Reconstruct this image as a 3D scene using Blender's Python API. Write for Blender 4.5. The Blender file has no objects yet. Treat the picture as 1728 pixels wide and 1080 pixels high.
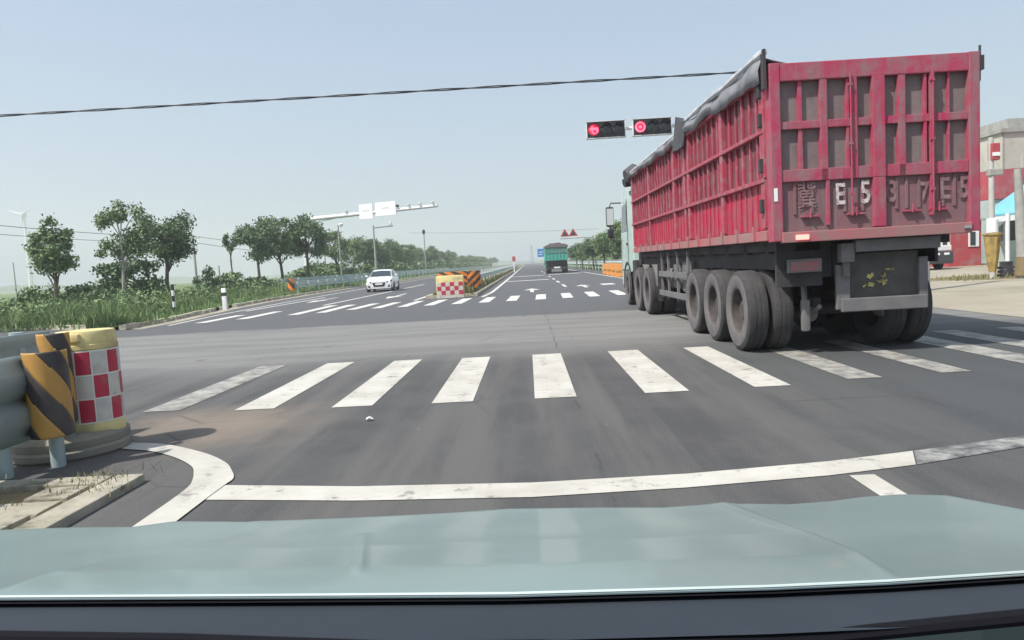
import bpy, bmesh, math, random
import numpy as np
from mathutils import Vector, Matrix
random.seed(7); rng = np.random.default_rng(7)
R = math.radians
sc = bpy.context.scene
COL = sc.collection

# ------------------------------------------------------------------ camera
FPX, CH = 1200.0, 1.40
_a = Vector((26, 97, -FPX)).normalized()              # world +Y (the road) seen from the camera
_n = Vector((-math.sin(R(3.1)), math.cos(R(3.1)), 0)); _n = (_n - _a*_a.dot(_n)).normalized()
_x = _a.cross(_n)
ROT = Matrix((_x, _a, _n))                            # camera -> world
cam = bpy.data.cameras.new('camera'); co = bpy.data.objects.new('camera', cam); COL.objects.link(co)
co.matrix_world = Matrix.Translation((0, 0, CH)) @ ROT.to_4x4()
cam.sensor_width = 36; cam.lens = 36*FPX/1728; cam.clip_start = 0.05; cam.clip_end = 6000
sc.camera = co
def G(px, py, z=0.0):                                 # ground point seen at a spot of the photograph
    d = ROT @ Vector((px-864, 540-py, -FPX)); t = (z-CH)/d.z
    return (d.x*t, d.y*t)
def P(px, py, Y):
    d = ROT @ Vector((px-864, 540-py, -FPX)); t = Y/d.y
    return Vector((d.x*t, Y, CH+d.z*t))

# ------------------------------------------------------------------ light
SUN_EL, SUN_AZ = 54.0, -124.0                          # azimuth from +Y, clockwise
w = bpy.data.worlds.new('World'); sc.world = w; w.use_nodes = True
nt = w.node_tree; nt.nodes.clear()
out = nt.nodes.new('ShaderNodeOutputWorld'); bg = nt.nodes.new('ShaderNodeBackground')
sky = nt.nodes.new('ShaderNodeTexSky'); sky.sky_type = 'NISHITA'; sky.sun_disc = False
sky.sun_elevation = R(SUN_EL); sky.sun_rotation = R(SUN_AZ)
sky.air_density = 1.0; sky.dust_density = 4.0; sky.ozone_density = 1.2; sky.altitude = 50
mx = nt.nodes.new('ShaderNodeMixRGB'); mx.inputs[0].default_value = 0.62
mx.inputs[2].default_value = (4.7, 5.45, 6.2, 1)       # thin even overcast veil
wtc = nt.nodes.new('ShaderNodeTexCoord'); wsp = nt.nodes.new('ShaderNodeSeparateXYZ'); wmr = nt.nodes.new('ShaderNodeMapRange')
wcm = nt.nodes.new('ShaderNodeMixRGB'); wcm.inputs[1].default_value = (4.2, 4.95, 5.75, 1); wcm.inputs[2].default_value = (3.3, 4.3, 5.5, 1)   # hazier towards the horizon
wmr.inputs[1].default_value = -.02; wmr.inputs[2].default_value = .5; wmr.interpolation_type = 'SMOOTHERSTEP'
nt.links.new(wtc.outputs['Generated'], wsp.inputs[0]); nt.links.new(wsp.outputs[2], wmr.inputs[0]); nt.links.new(wmr.outputs[0], wcm.inputs[0]); nt.links.new(wcm.outputs[0], mx.inputs[2])
nt.links.new(sky.outputs[0], mx.inputs[1]); nt.links.new(mx.outputs[0], bg.inputs[0])
bg.inputs[1].default_value = 0.071
nt.links.new(bg.outputs[0], out.inputs[0])
sl = bpy.data.lights.new('sun', 'SUN'); sl.energy = 2.75; sl.angle = R(1.2); sl.color = (1, .955, .88)
so = bpy.data.objects.new('sun', sl); COL.objects.link(so)
sd = Vector((math.sin(R(SUN_AZ))*math.cos(R(SUN_EL)), math.cos(R(SUN_AZ))*math.cos(R(SUN_EL)), math.sin(R(SUN_EL))))
so.rotation_euler = sd.to_track_quat('Z', 'Y').to_euler(); so.location = (0, 0, 50)
sc.view_settings.view_transform = 'Standard'; sc.view_settings.look = 'None'
sc.view_settings.exposure = 1.12; sc.view_settings.gamma = 1
sc.render.engine = 'CYCLES'
sc.cycles.volume_bounces = 1; sc.cycles.max_bounces = 6

# ------------------------------------------------------------------ material helpers
def mat(name, col, rough=.6, col2=None, scale=3., detail=6., lo=.35, hi=.65, metal=0., bump=0., bscale=None, coat=0., spec=.5, dirt=None, streak=0, emit=None, estr=0.):
    m = bpy.data.materials.new(name); m.use_nodes = True
    n = m.node_tree; b = n.nodes['Principled BSDF']
    b.inputs['Roughness'].default_value = rough; b.inputs['Metallic'].default_value = metal
    b.inputs['Coat Weight'].default_value = coat; b.inputs['Specular IOR Level'].default_value = spec
    b.inputs['Coat Roughness'].default_value = .08
    c4 = (*col, 1)
    tc = n.nodes.new('ShaderNodeTexCoord'); last = None
    def noise(sc_, de=6.):
        t = n.nodes.new('ShaderNodeTexNoise'); t.inputs['Scale'].default_value = sc_; t.inputs['Detail'].default_value = de
        t.inputs['Roughness'].default_value = .62
        n.links.new(tc.outputs['Object'], t.inputs['Vector']); return t
    def ramp(src, a, b_):
        r = n.nodes.new('ShaderNodeMapRange'); r.inputs[1].default_value = a; r.inputs[2].default_value = b_
        n.links.new(src, r.inputs[0]); return r.outputs[0]
    b.inputs['Base Color'].default_value = c4
    if col2 is not None:
        t = noise(scale, detail)
        mixn = n.nodes.new('ShaderNodeMixRGB'); mixn.inputs[1].default_value = c4; mixn.inputs[2].default_value = (*col2, 1)
        n.links.new(ramp(t.outputs[0], lo, hi), mixn.inputs[0]); last = mixn.outputs[0]
    if dirt is not None:
        dcol, dsc, dlo, dhi = dirt
        t = noise(dsc, 8); mixn = n.nodes.new('ShaderNodeMixRGB')
        if last: n.links.new(last, mixn.inputs[1])
        else: mixn.inputs[1].default_value = c4
        mixn.inputs[2].default_value = (*dcol, 1)
        n.links.new(ramp(t.outputs[0], dlo, dhi), mixn.inputs[0]); last = mixn.outputs[0]
    if streak and last:                       # rain-washed dust running down
        mp_ = n.nodes.new('ShaderNodeMapping'); mp_.inputs['Scale'].default_value = (9, 9, .9); n.links.new(tc.outputs['Object'], mp_.inputs[0])
        t = noise(1.3, 7); n.links.new(mp_.outputs[0], t.inputs['Vector'])
        mixn = n.nodes.new('ShaderNodeMixRGB'); n.links.new(last, mixn.inputs[1]); mixn.inputs[2].default_value = (.2, .165, .165, 1)
        mu = n.nodes.new('ShaderNodeMath'); mu.operation = 'MULTIPLY'; mu.inputs[1].default_value = streak
        n.links.new(ramp(t.outputs[0], .5, .66), mu.inputs[0]); n.links.new(mu.outputs[0], mixn.inputs[0]); last = mixn.outputs[0]
    if last: n.links.new(last, b.inputs['Base Color'])
    if bump:
        t = noise(bscale or scale*6, 8); bp = n.nodes.new('ShaderNodeBump'); bp.inputs['Strength'].default_value = bump
        bp.inputs['Distance'].default_value = .02
        n.links.new(t.outputs[0], bp.inputs['Height']); n.links.new(bp.outputs[0], b.inputs['Normal'])
    if emit:
        b.inputs['Emission Color'].default_value = (*emit, 1); b.inputs['Emission Strength'].default_value = estr
    return m

M = {}
M['grass_ground'] = mat('grass_ground', (.075, .11, .035), .95, (.13, .13, .06), .35, lo=.4, hi=.7, dirt=((.16, .14, .09), 1.2, .58, .8))
M['verge'] = mat('verge', (.07, .14, .03), .95, (.12, .16, .05), 1.5, dirt=((.2, .17, .1), 2., .62, .75), bump=.6)
M['concrete'] = mat('concrete', (.33, .30, .235), .9, (.27, .24, .18), .5, dirt=((.2, .18, .13), .25, .52, .75), bump=.2, bscale=20)
M['kerb'] = mat('kerb', (.5, .46, .37), .9, (.3, .28, .2), 2., dirt=((.12, .12, .07), 3., .55, .7), bump=.5)
M['slab'] = mat('slab', (.40, .37, .30), .9, (.28, .26, .2), 3.5, dirt=((.12, .105, .075), 5., .52, .68), bump=.7)
M['leaf'] = mat('leaf', (.105, .175, .065), .6, (.165, .235, .09), 1.1, lo=.42, hi=.6)
M['leaf_dark'] = mat('leaf_dark', (.075, .135, .06), .65, (.12, .185, .075), 1.3, lo=.4, hi=.62)
M['leaf_light'] = mat('leaf_light', (.125, .2, .075), .65, (.185, .25, .105), 1.0, lo=.4, hi=.6)
M['weed'] = mat('weed', (.13, .22, .08), .85, (.2, .26, .11), .8, lo=.4, hi=.6)
M['dry_weed'] = mat('dry_weed', (.16, .17, .07), .8, (.24, .21, .11), 2.)
M['bark'] = mat('bark', (.08, .065, .05), .9, (.14, .12, .1), 6)
M['bark_white'] = mat('bark_white', (.45, .44, .4), .9, (.25, .24, .2), 6)
M['galv'] = mat('galv', (.42, .52, .52), .5, (.34, .42, .43), 2.5, metal=.35, dirt=((.26, .26, .23), 3, .6, .78))
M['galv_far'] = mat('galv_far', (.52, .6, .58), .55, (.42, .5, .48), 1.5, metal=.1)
M['pole_white'] = mat('pole_white', (.72, .73, .72), .5, (.6, .61, .6), 1)
M['pole_pale'] = mat('pole_pale', (.5, .5, .47), .8, (.36, .36, .34), 2)
M['pole_grey'] = mat('pole_grey', (.36, .36, .34), .8, (.25, .25, .23), 2)
M['wire'] = mat('wire', (.03, .032, .035), .7)
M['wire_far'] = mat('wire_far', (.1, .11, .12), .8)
M['black'] = mat('black', (.02, .02, .022), .5, (.04, .038, .036), 5)
M['signal_black'] = mat('signal_black', (.022, .018, .024), .45)
M['lens_dark'] = mat('lens_dark', (.035, .035, .042), .2, coat=.4)
M['lamp_red'] = mat('lamp_red', (.6, .02, .08), .4, emit=(.9, .01, .06), estr=.38)
M['lamp_red_hot'] = mat('lamp_red_hot', (.9, .2, .3), .4, emit=(1., .13, .22), estr=.75)
M['tail'] = mat('tail', (.9, .1, .1), .3, emit=(1, .25, .2), estr=1.3)
M['yellow'] = mat('yellow', (.66, .57, .27), .65, (.6, .48, .2), 3, dirt=((.3, .25, .17), 3, .5, .72))
M['old_yellow'] = mat('old_yellow', (.42, .3, .09), .7, (.3, .2, .06), 4, dirt=((.16, .12, .07), 4, .5, .7))
M['hazard_yellow'] = mat('hazard_yellow', (.5, .27, .06), .6, (.4, .22, .06), 4, dirt=((.2, .15, .09), 5, .58, .8))
M['hazard_black'] = mat('hazard_black', (.035, .03, .035), .5, (.07, .06, .055), 5)
M['hazard_orange'] = mat('hazard_orange', (.75, .22, .03), .6)
M['check_red'] = mat('check_red', (.5, .02, .06), .5, (.38, .03, .055), 5, dirt=((.3, .2, .17), 6, .56, .74))
M['check_white'] = mat('check_white', (.58, .56, .5), .55, (.48, .46, .42), 8, dirt=((.25, .22, .17), 6, .56, .76))
M['seam'] = mat('seam', (.75, .74, .68), .6)
M['rubber_base'] = mat('rubber_base', (.17, .165, .145), .9, (.26, .24, .19), 3, bump=.5)
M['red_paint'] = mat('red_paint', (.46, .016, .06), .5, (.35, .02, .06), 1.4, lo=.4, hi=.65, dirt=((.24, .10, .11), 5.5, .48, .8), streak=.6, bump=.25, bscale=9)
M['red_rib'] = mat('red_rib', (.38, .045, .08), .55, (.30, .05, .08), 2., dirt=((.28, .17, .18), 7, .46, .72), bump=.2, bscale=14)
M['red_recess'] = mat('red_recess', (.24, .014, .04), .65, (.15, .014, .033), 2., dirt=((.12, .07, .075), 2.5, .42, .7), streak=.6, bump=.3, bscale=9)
M['red_bottom'] = mat('red_bottom', (.40, .1, .12), .6, (.28, .17, .16), 1.7, dirt=((.22, .18, .165), 3, .5, .7))
M['tail_frame'] = mat('tail_frame', (.36, .05, .095), .65, (.42, .02, .085), 3., lo=.46, hi=.7, dirt=((.27, .13, .15), 4.5, .45, .72), streak=.6, bump=.3, bscale=12)
M['tail_panel'] = mat('tail_panel', (.21, .165, .162), .75, (.16, .12, .122), 2.5, dirt=((.16, .12, .12), 6, .55, .7), streak=.6, bump=.3, bscale=10)
M['tail_lower'] = mat('tail_lower', (.22, .10, .115), .7, (.17, .105, .11), 2.2, dirt=((.3, .03, .07), 1.7, .6, .72), streak=.6, bump=.3, bscale=10)
M['old_letter'] = mat('old_letter', (.6, .55, .54), .7, (.3, .2, .2), 9, lo=.44, hi=.56)
M['worn_letter'] = mat('worn_letter', (.3, .22, .225), .7, (.21, .105, .117), 6, lo=.36, hi=.52)
M['chassis'] = mat('chassis', (.03, .028, .032), .8, (.05, .046, .048), 3, bump=.3)
M['dust_metal'] = mat('dust_metal', (.17, .165, .165), .7, (.12, .115, .12), 3)
M['flap'] = mat('flap', (.09, .085, .08), .8, (.06, .056, .055), 4)
M['tyre'] = mat('tyre', (.032, .031, .034), .85, (.055, .052, .053), 4, bump=.5, bscale=30)
M['tyre_wall'] = mat('tyre_wall', (.15, .14, .142), .85, (.1, .093, .095), 5)
M['rim'] = mat('rim', (.04, .036, .036), .7, (.09, .075, .07), 6)
M['tarp'] = mat('tarp', (.24, .245, .265), .7, (.13, .135, .15), 3, bump=.6, bscale=8)
M['tarp_light'] = mat('tarp_light', (.6, .62, .65), .6, (.4, .42, .45), 4, bump=.5, bscale=8)
M['tarp_dark'] = mat('tarp_dark', (.035, .035, .042), .7, (.06, .06, .065), 3, bump=.5, bscale=8)
M['cab'] = mat('cab', (.5, .62, .58), .35, (.4, .5, .47), 2, coat=.3)
M['glass'] = mat('glass', (.02, .035, .04), .06, spec=.8)
M['chrome'] = mat('chrome', (.5, .52, .52), .25, metal=.8)
M['car_white'] = mat('car_white', (.8, .81, .8), .3, coat=.5)
M['headlight'] = mat('headlight', (.55, .57, .58), .15, coat=.6)
M['hood'] = mat('hood', (.2, .262, .252), .4, (.165, .22, .212), 1.6, lo=.38, hi=.64, coat=.22, spec=.4)
M['cowl'] = mat('cowl', (.028, .036, .048), .9, (.022, .029, .04), 3, spec=.3)
M['maroon_rubber'] = mat('maroon_rubber', (.007, .007, .01), .9, spec=.15)
M['plate'] = mat('plate', (.36, .1, .1), .6, (.25, .14, .14), 8)
M['green_box'] = mat('green_box', (.03, .42, .31), .6, (.07, .33, .26), 1.2)
M['green_top'] = mat('green_top', (.07, .27, .22), .6, (.12, .2, .17), 1.)
M['tarp_brown'] = mat('tarp_brown', (.15, .12, .12), .8)
M['blue_sign'] = mat('blue_sign', (.03, .2, .5), .5)
M['sign_white'] = mat('sign_white', (.78, .79, .8), .5)
M['sign_red'] = mat('sign_red', (.42, .05, .05), .6)
M['bldg'] = mat('bldg', (.5, .49, .43), .9, (.4, .39, .34), .6, dirt=((.3, .29, .26), 1.2, .6, .8))
M['bldg_red'] = mat('bldg_red', (.42, .06, .075), .85, (.35, .06, .07), 1.2, dirt=((.3, .2, .19), 1.5, .5, .75))
M['bldg_blue'] = mat('bldg_blue', (.17, .5, .62), .6, (.15, .39, .48), .8, dirt=((.3, .4, .42), 1.5, .5, .75))
M['bldg_wall'] = mat('bldg_wall', (.42, .5, .47), .8, (.34, .4, .38), 1)
M['window'] = mat('window', (.04, .05, .055), .15)
M['orange'] = mat('orange', (.7, .26, .05), .7, (.6, .3, .1), 1)
M['dirt'] = mat('dirt', (.24, .16, .09), .95, (.14, .14, .06), 2, bump=.6)
M['parked_dark'] = mat('parked_dark', (.045, .045, .055), .4, coat=.3)
M['yellow_mark'] = mat('yellow_mark', (.55, .48, .16), .6, (.12, .11, .06), 18, lo=.45, hi=.6)

# asphalt: darker mainline, paler dusty crossing band, brown dirt tracked in from the left, fine aggregate
def asphalt():
    m = bpy.data.materials.new('asphalt'); m.use_nodes = True; n = m.node_tree; L = n.links
    b = n.nodes['Principled BSDF']; b.inputs['Roughness'].default_value = .85
    tc = n.nodes.new('ShaderNodeTexCoord')
    def N(scale, detail=6, vec=None, rough=.6):
        t = n.nodes.new('ShaderNodeTexNoise'); t.inputs['Scale'].default_value = scale; t.inputs['Detail'].default_value = detail
        t.inputs['Roughness'].default_value = rough
        L.new(vec or tc.outputs['Object'], t.inputs['Vector']); return t.outputs[0]
    def mr(s, a, b_, c=0, d=1):
        r = n.nodes.new('ShaderNodeMapRange'); r.interpolation_type = 'SMOOTHSTEP'
        for i, v in enumerate((a, b_, c, d)): r.inputs[i+1].default_value = v
        L.new(s, r.inputs[0]); return r.outputs[0]
    def ma(op, a, b_):
        q = n.nodes.new('ShaderNodeMath'); q.operation = op
        for i, v in enumerate((a, b_)):
            if isinstance(v, (int, float)): q.inputs[i].default_value = v
            else: L.new(v, q.inputs[i])
        return q.outputs[0]
    def mix(f, a, b_):
        q = n.nodes.new('ShaderNodeMixRGB')
        L.new(f, q.inputs[0])
        for i, v in ((1, a), (2, b_)):
            if isinstance(v, tuple): q.inputs[i].default_value = (*v, 1)
            else: L.new(v, q.inputs[i])
        return q.outputs[0]
    sx = n.nodes.new('ShaderNodeSeparateXYZ'); L.new(tc.outputs['Object'], sx.inputs[0])
    X, Y = sx.outputs[0], sx.outputs[1]
    stre = n.nodes.new('ShaderNodeMapping'); stre.inputs['Scale'].default_value = (.25, 1.6, 1)   # tracks of crossing traffic
    L.new(tc.outputs['Object'], stre.inputs[0])
    stry = n.nodes.new('ShaderNodeMapping'); stry.inputs['Scale'].default_value = (1.9, .12, 1)   # wheel tracks along the lane
    L.new(tc.outputs['Object'], stry.inputs[0])
    big = N(.22, 5); yj = ma('ADD', Y, ma('MULTIPLY', ma('SUBTRACT', big, .5), 3.0))
    dark = mix(mr(N(1.3, 7), .35, .65), (.048, .048, .050), (.066, .065, .065))
    track = mix(mr(N(.9, 5, stry.outputs[0]), .4, .62), dark, (.09, .087, .084))
    pale = mix(mr(N(1., 6, stre.outputs[0]), .36, .64), (.15, .149, .145), (.195, .191, .184))
    band = ma('MULTIPLY', mr(yj, 9.0, 13.0), mr(ma('ADD', Y, ma('MULTIPLY', N(.8, 7), 1.6)), 19.4, 20.1, 1, 0))
    col = mix(band, track, pale)
    # blacker asphalt beyond the crossing; darker bluish tone in the near right-hand lane
    far = ma('MULTIPLY', mr(ma('ADD', Y, ma('MULTIPLY', N(.8, 7), 1.6)), 19.4, 20.1), mr(Y, 60, 110, 1, 0))
    col = mix(far, col, (.082, .084, .088))
    rt = ma('MULTIPLY', mr(ma('ADD', X, ma('MULTIPLY', big, 1.2)), 2.2, 4.6), mr(Y, 9, 14, 1, 0))
    col = mix(ma('MULTIPLY', rt, .8), col, (.046, .052, .055))
    # brown dirt around (-3, 7)
    d = n.nodes.new('ShaderNodeVectorMath'); d.operation = 'DISTANCE'; d.inputs[1].default_value = (-3.2, 6.75, 0)
    mp = n.nodes.new('ShaderNodeMapping'); mp.inputs['Scale'].default_value = (1, 1, 0); L.new(tc.outputs['Object'], mp.inputs[0])
    L.new(mp.outputs[0], d.inputs[0])
    dm = mr(ma('ADD', d.outputs['Value'], ma('MULTIPLY', N(1.6, 7), 1.6)), .9, 2.3, 1, 0)
    col = mix(ma('MULTIPLY', dm, .75), col, (.22, .175, .135))
    # pale scuffs
    sc_ = mr(N(2.6, 9, stre.outputs[0], .7), .66, .74)
    col = mix(ma('MULTIPLY', sc_, .35), col, (.3, .28, .25))
    # oil spots
    col = mix(ma('MULTIPLY', mr(N(3.2, 3), .69, .75), .55), col, (.035, .033, .033))
    # aggregate
    fine = N(95, 3); col = mix(ma('MULTIPLY', mr(fine, .52, .72), .3), col, (.24, .235, .225))
    col = mix(ma('MULTIPLY', mr(fine, .48, .3), .35), col, (.04, .04, .04))
    jx = ma('ADD', X, ma('MULTIPLY', ma('SUBTRACT', N(1.1, 5), .5), .18))
    jn = ma('ABSOLUTE', ma('SUBTRACT', jx, .42), 0)
    col = mix(ma('MULTIPLY', ma('MULTIPLY', mr(jn, .006, .02, 1, 0), mr(N(1.7, 4), .4, .6)), .7), col, (.035, .035, .035))
    vo = n.nodes.new('ShaderNodeTexVoronoi'); vo.feature = 'DISTANCE_TO_EDGE'; vo.inputs['Scale'].default_value = .55
    L.new(tc.outputs['Object'], vo.inputs['Vector'])
    cr = ma('MULTIPLY', mr(vo.outputs['Distance'], .003, .012, 1, 0), mr(N(.5, 3), .52, .62))
    col = mix(ma('MULTIPLY', cr, .55), col, (.04, .04, .04))
    col = mix(ma('MULTIPLY', mr(N(11, 2), .76, .8), .8), col, (.42, .4, .36))
    L.new(col, b.inputs['Base Color'])
    bp = n.nodes.new('ShaderNodeBump'); bp.inputs['Strength'].default_value = .35; bp.inputs['Distance'].default_value = .006
    L.new(N(70, 4), bp.inputs['Height']); L.new(bp.outputs[0], b.inputs['Normal'])
    return m
M['asphalt'] = asphalt()

def paint(name, col, lo, hi, dark=(.1, .097, .093)):      # road paint, worn through in places
    m = bpy.data.materials.new(name); m.use_nodes = True; n = m.node_tree; L = n.links
    b = n.nodes['Principled BSDF']; b.inputs['Roughness'].default_value = .7
    tc = n.nodes.new('ShaderNodeTexCoord')
    def N(s, d):
        t = n.nodes.new('ShaderNodeTexNoise'); t.inputs['Scale'].default_value = s; t.inputs['Detail'].default_value = d; t.inputs['Roughness'].default_value = .7
        L.new(tc.outputs['Object'], t.inputs['Vector']); return t.outputs[0]
    a = n.nodes.new('ShaderNodeMapRange'); a.inputs[1].default_value = lo; a.inputs[2].default_value = hi; L.new(N(4.5, 12), a.inputs[0])
    g = n.nodes.new('ShaderNodeMixRGB'); g.inputs[1].default_value = (*col, 1); g.inputs[2].default_value = (col[0]*.72, col[1]*.7, col[2]*.66, 1)
    r = n.nodes.new('ShaderNodeMapRange'); r.inputs[1].default_value = .4; r.inputs[2].default_value = .7; L.new(N(1.1, 6), r.inputs[0]); L.new(r.outputs[0], g.inputs[0])
    k = n.nodes.new('ShaderNodeMixRGB'); L.new(a.outputs[0], k.inputs[0]); L.new(g.outputs[0], k.inputs[1]); k.inputs[2].default_value = (*dark, 1)
    L.new(k.outputs[0], b.inputs['Base Color']); return m
M['paint'] = paint('paint', (.50, .485, .44), .56, .70)
M['paint_worn'] = paint('paint_worn', (.38, .37, .34), .40, .66)
M['paint_faint'] = paint('paint_faint', (.32, .32, .31), .38, .58, (.07, .072, .074))
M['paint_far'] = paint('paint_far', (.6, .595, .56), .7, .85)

# ------------------------------------------------------------------ mesh helpers
class MB:
    def __init__(s): s.bm = bmesh.new()
    def box(s, c, d, rot=None, bev=0):
        m = Matrix.Translation(c) @ (rot.to_4x4() if rot else Matrix()) @ Matrix.Diagonal((*d, 1))
        r = bmesh.ops.create_cube(s.bm, size=1, matrix=m)
        if bev:
            es = list({e for v in r['verts'] for e in v.link_edges})
            bmesh.ops.bevel(s.bm, geom=es, offset=bev, segments=2, affect='EDGES', profile=.6)
        return s
    def bb(s, x0, x1, y0, y1, z0, z1, bev=0):
        return s.box(((x0+x1)/2, (y0+y1)/2, (z0+z1)/2), (abs(x1-x0), abs(y1-y0), abs(z1-z0)), None, bev)
    def tube(s, pts, r, seg=8, cap=True):
        pts = [Vector(p) for p in pts]; n = len(pts)
        rs = r if isinstance(r, (list, tuple)) else [r]*n
        rings = []; prev = None
        for i, p in enumerate(pts):
            t = (pts[min(i+1, n-1)]-pts[max(i-1, 0)]).normalized()
            ref = Vector((0, 0, 1)) if abs(t.z) < .9 else Vector((1, 0, 0))
            u = t.cross(ref).normalized(); v = u.cross(t)
            if prev is not None and u.dot(prev) < 0: u, v = -u, -v
            prev = u
            rings.append([s.bm.verts.new(p+(u*math.cos(a)+v*math.sin(a))*rs[i]) for a in [2*math.pi*k/seg for k in range(seg)]])
        for a, b in zip(rings, rings[1:]):
            for k in range(seg): s.bm.faces.new((a[k], a[(k+1) % seg], b[(k+1) % seg], b[k]))
        if cap: s.bm.faces.new(rings[0][::-1]); s.bm.faces.new(rings[-1])
        return s
    def lathe(s, prof, c=(0, 0, 0), axis='Z', seg=28, cap=True):
        c = Vector(c); rings = []
        for r, h in prof:
            ring = []
            for k in range(seg):
                a = 2*math.pi*k/seg
                p = Vector((r*math.cos(a), r*math.sin(a), h))
                if axis == 'X': p = Vector((h, p.x, p.y))
                if axis == 'Y': p = Vector((p.x, h, p.y))
                ring.append(s.bm.verts.new(c+p))
            rings.append(ring)
        for a, b in zip(rings, rings[1:]):
            for k in range(seg): s.bm.faces.new((a[k], a[(k+1) % seg], b[(k+1) % seg], b[k]))
        if cap and prof[0][0] > 1e-4: s.bm.faces.new(rings[0][::-1])
        if cap and prof[-1][0] > 1e-4: s.bm.faces.new(rings[-1])
        return s
    def prism(s, pts, d):                       # closed outline pushed along d
        d = Vector(d); a = [s.bm.verts.new(p) for p in pts]; b = [s.bm.verts.new(Vector(p)+d) for p in pts]
        s.bm.faces.new(a); s.bm.faces.new(b[::-1]); n = len(a)
        for k in range(n): s.bm.faces.new((a[k], b[k], b[(k+1) % n], a[(k+1) % n]))
        return s
    def face(s, pts): s.bm.faces.new([s.bm.verts.new(p) for p in pts]); return s
    def grid(s, rows):
        v = [[s.bm.verts.new(p) for p in r] for r in rows]
        for a, b in zip(v, v[1:]):
            for k in range(len(a)-1): s.bm.faces.new((a[k], a[k+1], b[k+1], b[k]))
        return s
    def build(s, name, m, parent=None, smooth=False, loc=None):
        bmesh.ops.recalc_face_normals(s.bm, faces=s.bm.faces)
        me = bpy.data.meshes.new(name); s.bm.to_mesh(me); s.bm.free()
        me.materials.append(m)
        if smooth:
            me.polygons.foreach_set('use_smooth', [True]*len(me.polygons))
            me.set_sharp_from_angle(angle=R(38))
        o = bpy.data.objects.new(name, me); COL.objects.link(o)
        if parent: o.parent = parent
        if loc: o.location = loc
        return o
def tag(o, label=None, cat=None, group=None, kind=None):
    if label: o['label'] = label
    if cat: o['category'] = cat
    if group: o['group'] = group
    if kind: o['kind'] = kind
    return o
def thing(name, label, cat, loc=(0, 0, 0), rz=0, group=None):
    o = bpy.data.objects.new(name, None); COL.objects.link(o); o.location = loc; o.rotation_euler = (0, 0, rz)
    o.empty_display_size = .2
    return tag(o, label, cat, group)
def kids(o): return [c for c in bpy.data.objects if c.parent == o]
def copy_tree(o, parent=None):
    c = o.copy(); COL.objects.link(c)
    if parent: c.parent = parent
    for ch in kids(o): copy_tree(ch, c)
    return c
def raw(name, V, Fc, m, parent=None):
    me = bpy.data.meshes.new(name); me.from_pydata(V.tolist() if hasattr(V, 'tolist') else V, [], Fc); me.materials.append(m)
    o = bpy.data.objects.new(name, me); COL.objects.link(o)
    if parent: o.parent = parent
    return o

# ================================================================== SETTING
b = MB(); b.face([(-3500, -600, -.06), (3500, -600, -.06), (3500, 5000, -.06), (-3500, 5000, -.06)])
tag(b.build('ground', M['grass_ground']), kind='structure')
kerbL = [G(-260, 545), G(0, 556), G(110, 556), G(205, 557), (-13.1, 25.0), (-13.7, 28.5), (-14.6, 34), (-15.3, 40), (-15.9, 50), (-16.2, 62), (-16.3, 90), (-16.3, 200), (-16.3, 1800)]
kerbL[0] = (-45, 24.5)
b = MB(); b.face([(-45, -20, 0), (70, -20, 0), (70, 37, 0), (8.6, 40, 0), (8.3, 60, 0), (8.3, 1800, 0)] + [(x, y, 0) for x, y in kerbL[::-1]])
tag(b.build('road', M['asphalt']), kind='structure')
b = MB(); b.face([(8.3, -20, .006), (70, -20, .006), (70, 60, .006), (14, 60, .006), (9.6, 38, .006), (8.35, 30, .006)])
tag(b.build('concrete_yard', M['concrete']), kind='structure')
# raised grass verge on the left
vp = [(x, y, .12) for x, y in [(p[0]-.22, p[1]+.1) for p in kerbL]] + [(-400, 1800, .12), (-400, 24.8, .12), (-45, 24.8, .12)]
b = MB(); b.face(vp[:-1]); tag(b.build('verge', M['verge']), kind='structure')
b = MB(); b.face([(9.0, 42, .1), (60, 62, .1), (400, 62, .1), (400, 1800, .1), (9.0, 1800, .1)])
tag(b.build('right_verge', M['verge']), kind='structure')
# left kerb: separate broken stones
b = MB()
for (x0, y0), (x1, y1) in zip(kerbL[:-2], kerbL[1:-1]):
    d = Vector((x1-x0, y1-y0, 0)); L_ = d.length; d.normalize(); n = max(1, int(L_/1.0)); 
    rz = Matrix.Rotation(math.atan2(d.y, d.x), 3, 'Z')
    for k in range(n):
        if random.random() < .06: continue
        c = Vector((x0, y0, 0))+d*((k+.5)*L_/n)
        b.box((c.x+random.uniform(-.03, .03), c.y, .06+random.uniform(-.02, .015)), (L_/n*random.uniform(.8, .96), .22, .18), rz)
tag(b.build('kerb', M['kerb']), kind='structure')
# pale gravel gutter beside the left kerb
b = MB(); pts = kerbL[1:]
b.grid([[(x+.1, y-.05, .004) for x, y in pts], [(x+.75, y-.25, .004) for x, y in pts]])
tag(b.build('gutter', M['concrete']), kind='structure')
# hills / tree haze on horizon
b = MB()
rows0, rows1 = [], []
for k in range(90):
    x = -1500+k*36; rows0.append((x, 1500, -1)); rows1.append((x, 1500, 6+5*math.sin(k*.7)+4*random.random()))
rows2 = [(x, 1540, z) for x, _, z in rows1]
b.grid([rows0, rows1, rows2]); tag(b.build('far_treeline', M['leaf_dark']), kind='structure')

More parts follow.
